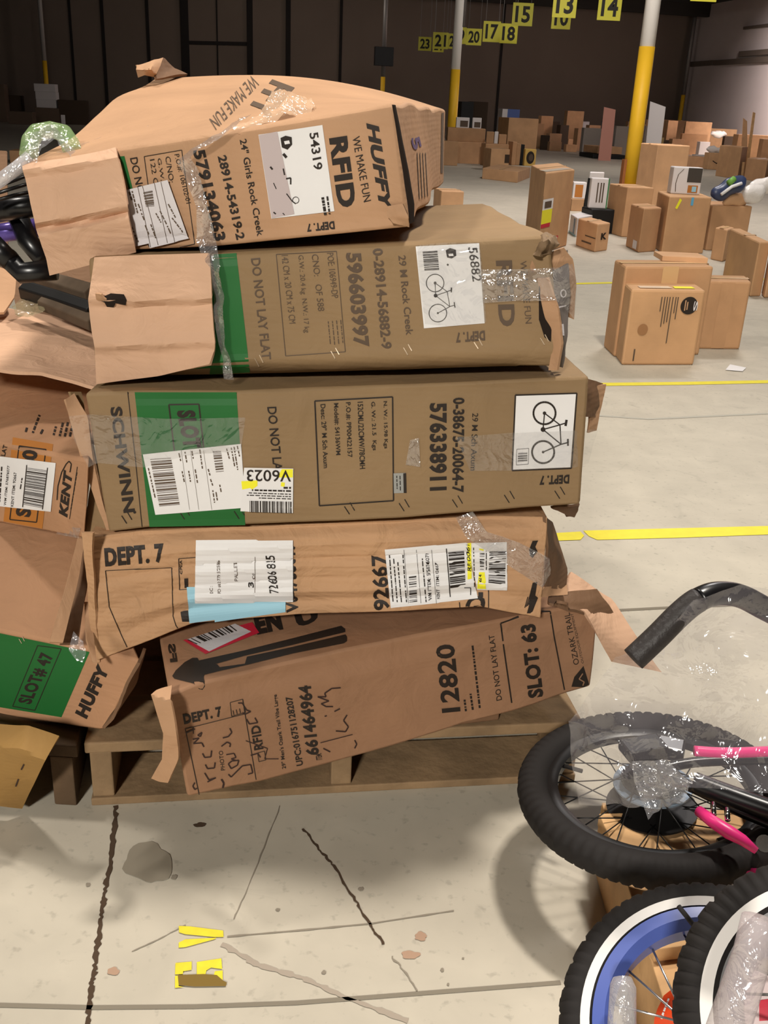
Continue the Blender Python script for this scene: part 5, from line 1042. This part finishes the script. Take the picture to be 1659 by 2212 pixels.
# far left of the visible floor: row behind the top box
G2 = 'boxes in the middle distance'
o, f, h = box3('long flat carton lying on the floor in the middle distance', (1041, 386), (1117, 395), (1144, 384), 371, 0, group=G2)
boxf('wide low box at the back of the middle row', 962, 1056, 305, 352, .6, 1, group=G2, key='lowrow'); on('wide brown box on the low box of the middle row', 'lowrow', 966, 1047, 275, 3, group=G2, key='wide2')
o, f, h, c, r = on('left white box with a grey picture in the middle row', 'wide2', 985, 1013, 253, WBX, tape=False, group=G2); patch(o, f, .3, .9, .1, .7, INK_G, 'picture')
o, f, h, c, r = on('right white box with a grey picture in the middle row', 'wide2', 1020, 1039, 254, WBX, tape=False, group=G2, key='wp2'); patch(o, f, .2, .9, .1, .6, INK_G, 'picture')
boxf('black television carton behind the two white picture boxes', 990, 1012, 219, 330, .6, BBX, tape=False, group=G2); boxf('dark brown carton beside the black television carton', 1013, 1041, 219, 328, .6, BRK, tape=False, group=G2)
boxf('narrow upright box beside the low box of the middle row', 951, 984, 304, 357, .3, 3, group=G2); boxf('square box at the right of the low middle row', 1046, 1090, 310, 358, .4, 1, group=G2, key='sq')
o, f, h, c, r = boxf('torn open box in front of the square box', 1058, 1094, 321, 367, .6, 0, group=G2); patch(o, f, .75, 1.0, .35, .75, BRK, 'torn_hole')
on('small brown box on the square box', 'sq', 1050, 1066, 284, 3, group=G2, tape=False); on('white carton standing on the square box', 'sq', 1067, 1075, 284, WBX, group=G2, tape=False); on('small box with white label on the square box', 'sq', 1077, 1093, 290, 1, group=G2, tape=False)
boxf('large plain brown box rising over the middle row', 1092, 1146, 254, 345, 1.0, 3, group=G2, tape=False); o, f, h, c, r = boxf('white and blue printed box behind the large plain brown box', 1078, 1108, 235, 330, .5, WBX, tape=False, group=G2); patch(o, f, .3, 1, .6, 1, mat('blue_print2', (84, 104, 160), .5), 'picture')
o, f, h, c, r = boxf('yellow box with a dark round picture at the end of the middle row', 1132, 1153, 322, 358, .4, mat('yellow_carton', (206, 170, 92), .6), tape=False, group=G2)
V = [f(.5 + .36 * math.cos(k * math.pi / 12), .5 + .38 * math.sin(k * math.pi / 12)) for k in range(24)]; mesh_obj('round_picture', V, [tuple(range(24))], INK, o); V = [f(.55 + .2 * math.cos(k * math.pi / 12), .5 + .22 * math.sin(k * math.pi / 12), .006) for k in range(24)]; mesh_obj('round_picture_centre', V, [tuple(range(24))], INK_G, o)
for i, (x0, x1, yt, m) in enumerate(((1104, 1112, 306, 1), (1113, 1121, 310, 3), (1121, 1129, 312, BBX))): boxf(('first', 'second', 'black third')[i] + ' narrow upright carton left of the yellow box', x0, x1, yt, 357, .4, m, group=G2, tape=False)

# far clutter
G3 = 'far heap of boxes along the back wall'
rnd = random.Random(5)
far = [(1146, 1166, 266, 322, 3), (1163, 1184, 250, 321, 1), (1184, 1206, 288, 322, 4), (1206, 1222, 270, 321, BRK), (1218, 1246, 239, 321, 3), (1244, 1272, 277, 327, 4), (1166, 1180, 292, 323, BRK), (1180, 1198, 262, 317, BRK), (1226, 1240, 300, 322, 2), (1270, 1290, 296, 330, WBX), (1268, 1300, 270, 318, 4), (1294, 1312, 262, 322, mat('blue_grey_box', (120, 128, 140), .6)), (1312, 1345, 276, 316, WBX), (1312, 1330, 290, 322, 4),
       (1388, 1410, 258, 320, 4), (1384, 1402, 268, 338, 3), (1404, 1420, 240, 312, BRK), (1418, 1456, 258, 320, 1), (1412, 1434, 244, 310, WBX), (1434, 1452, 260, 330, 3), (1444, 1466, 276, 322, 2), (1455, 1478, 246, 318, WBX), (1396, 1424, 296, 334, mat('olive_box', (120, 104, 60), .7)), (1424, 1448, 302, 330, BRK), (1448, 1468, 300, 336, 4), (1467, 1504, 288, 334, 1), (1472, 1508, 262, 330, 2), (1478, 1496, 275, 328, BRK), (1504, 1520, 282, 332, 2), (1523, 1562, 277, 330, 0), (1518, 1546, 278, 326, 4), (1586, 1680, 290, 345, 3), (1560, 1590, 294, 336, BRK), (1574, 1606, 276, 328, 1), (1600, 1618, 268, 326, 2), (1624, 1650, 276, 328, 1)]
descr = ['pale', 'darker', 'narrow', 'squat', 'upright', 'battered', 'plain', 'half hidden', 'shaded']
for i, (x0, x1, yt, yb, m) in enumerate(far):
    side = 'left of' if x0 < 1350 else 'right of'
    kind = 'white' if m is WBX else ('dark' if m is BRK else ('coloured' if not isinstance(m, int) else 'brown'))
    n_ = ('between the yellow box and the thick column' if x0 < 1345 else ('between the thick column and the wall corner' if x0 < 1480 else 'along the grey wall'))
    boxf('%s %s box in the far heap %s' % (descr[(i * 4) % 9], kind, n_), x0, min(x1, 1661), yt, yb + (i % 4) * 1.1 - 1.6, .25, m, group=G3, tape=False, yaw=YAW + rnd.uniform(-.3, .3))
more = [('white carton at the foot of the grey wall heap, under the film bundle', 1508, 1524, 306, 337, WBX), ('low brown box in front of the heap right of the thick column', 1408, 1440, 312, 340, 2), ('low pale box next to the wall corner column', 1440, 1466, 316, 342, 2), ('white flat carton on the floor left of the smile marked box', 1500, 1522, 334, 352, WBX), ('brown box hidden behind the tall brown box along the grey wall', 1562, 1600, 318, 352, 4), ('pale low box left of the dark pallet', 1222, 1240, 312, 328, 2), ('dark low box left of the dark pallet', 1186, 1206, 306, 326, 4), ('white carton behind the tall far box left of the dark pallet', 1248, 1262, 262, 316, WBX), ('brown box standing at the back between the two white wrapped bundles', 1350, 1364, 262, 318, 3), ('white small carton at the back right of the thick column', 1424, 1436, 230, 309, WBX), ('brown carton touching the right edge at the foot of the grey wall', 1640, 1661, 300, 352, 4), ('small pale carton on the floor right of the square brown box', 1652, 1690, 362, 392, 2)]
for lab, x0, x1, yt, yb, m in more: boxf(lab, x0, x1, yt, yb, .25, m, group=G3, tape=False)
def lean_board(lab, pts, Y, m, th=.03, nm='leaning_board'):
    P = [aty(x, y, Y) for x, y in pts]; P[2].z = P[3].z = 0; n = V3(0, th, 0); k = len(P); tag(mesh_obj(nm, P + [q + n for q in P], [tuple(range(k)), tuple(range(2 * k - 1, k - 1, -1))] + [(i, i + k, (i + 1) % k + k, (i + 1) % k) for i in range(k)], m), lab, 'board', 'boards leaning in the far heaps')
lean_board('pinkish board tilted above the far heap left of the thick column', [(1305, 231), (1330, 237), (1320, 338), (1293, 338)], 30.6, mat('pink_board', (196, 140, 124), .6))
lean_board('white tilted panel right of the thick column', [(1405, 219), (1438, 231), (1424, 345), (1392, 345)], 29, mat('pale_panel', (236, 230, 228), .6))
lean_board('pale wooden plank standing up in the heap along the grey wall', [(1627, 242), (1632, 244), (1618, 362), (1611, 362)], 24.6, WOOD_N)
lean_board('small torn carton flap beside the pale plank', [(1606, 255), (1614, 262), (1618, 360), (1602, 360)], 25.2, KB[2])
o, f, h, c, r = boxf('brown carton on a low dark pallet in the far middle', 1290, 1346, 316, 342, 1.2, 0, group=G3, z0=.14, Y=fl(1282, 342).y + .15, tape=False)
p0, p1 = fl(1280, 342), fl(1350, 345); bevel(tag(MB().hexa([p0, p1, p1 + V3(-.2, 1.3, 0), p0 + V3(-.2, 1.3, 0)], [q + Z * .13 for q in (p0, p1, p1 + V3(-.2, 1.3, 0), p0 + V3(-.2, 1.3, 0))]).build('dark_pallet', BBX), 'low black pallet on the bare floor left of the thick column', 'pallet'), .02)
boxf('small box on a skid behind the tall ridged box', 1484, 1522, 338, 362, .8, 2, group=G3)
o, f, h, c, r = boxf('box with a dark curved smile mark on its front', 1528, 1562, 330, 366, .3, 0, group=G2, key='smile'); S_ = [(.2, .5), (.4, .36), (.65, .36), (.85, .48)]; mesh_obj('curved_mark', sum([[f(u, v), f(u, v + .06)] for u, v in S_], []), [(0, 2, 3, 1), (2, 4, 5, 3), (4, 6, 7, 5)], INK, o)
pillow('shiny white plastic bag on the box with the smile mark', 'plastic_bag', 1526, 322, 1560, 326, fl(1545, 366).y + .3, .09, mat('bubble_film', (226, 220, 214), .25), 'bags in the far heaps', .06)
o, f, h = box3('tall brown box at the front of the heap along the grey wall', (1545, 380), (1592, 387), (1604, 384), 318, 0, group=G2); o, f, h = box3('square brown box beside the tall brown box along the grey wall', (1606, 388), (1650, 394), (1668, 390), 346, 1, group=G2)
lean_board('narrow pale board leaning between two brown boxes along the grey wall', [(1604, 350), (1609, 350), (1604, 386), (1600, 386)], fl(1602, 387).y, WOOD_N)
pillow('white film bundle on top of the heap along the grey wall', 'plastic_bag', 1534, 289, 1570, 291, fl(1545, 334).y + .4, .13, mat('bubble_film', (226, 220, 214), .25), 'bags in the far heaps', .08)
WRAP = mat('shrink_wrap', (150, 142, 134), .35, spec=.5, bump=.6, bscale=9)
for lab, x0, x1, yt, yb in (('grey shrink wrapped bundle left of the pinkish board', 1256, 1296, 276, 334), ('low grey wrapped bundle against the thick column, left side', 1324, 1348, 272, 338), ('white wrapped bundle against the thick column, right side', 1386, 1402, 272, 340)):
    boxf(lab, x0, x1, yt, yb, .25, WRAP, tape=False, name='wrapped_bundle', cat='bundle', group='wrapped bundles in the far heaps')
# unlit left side
G4 = 'goods in the unlit left part of the hall'
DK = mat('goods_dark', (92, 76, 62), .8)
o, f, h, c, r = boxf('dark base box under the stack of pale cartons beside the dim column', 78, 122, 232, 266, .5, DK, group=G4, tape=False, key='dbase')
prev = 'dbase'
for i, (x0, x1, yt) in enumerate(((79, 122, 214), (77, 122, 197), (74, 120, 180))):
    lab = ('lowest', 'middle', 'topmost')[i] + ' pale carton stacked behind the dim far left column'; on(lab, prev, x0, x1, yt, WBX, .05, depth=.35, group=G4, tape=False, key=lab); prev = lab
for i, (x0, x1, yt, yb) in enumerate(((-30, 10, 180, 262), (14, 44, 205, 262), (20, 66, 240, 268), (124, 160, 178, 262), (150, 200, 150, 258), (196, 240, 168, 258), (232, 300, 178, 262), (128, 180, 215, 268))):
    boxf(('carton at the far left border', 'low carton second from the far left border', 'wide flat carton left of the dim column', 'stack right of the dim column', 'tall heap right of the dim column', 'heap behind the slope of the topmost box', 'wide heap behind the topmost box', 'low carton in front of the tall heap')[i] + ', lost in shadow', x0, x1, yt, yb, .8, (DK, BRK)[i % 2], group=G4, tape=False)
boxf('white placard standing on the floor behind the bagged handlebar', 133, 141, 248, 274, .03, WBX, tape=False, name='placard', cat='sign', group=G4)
boxf('kraft box on the floor at left, behind the rope of twisted film', 22, 66, 325, 352, .6, 1, group=G2)
o, f, h, c, r = boxf('kraft carton peeping over behind the topmost and second bicycle boxes', 950, 998, 412, 470, .4, 2, group=G2)
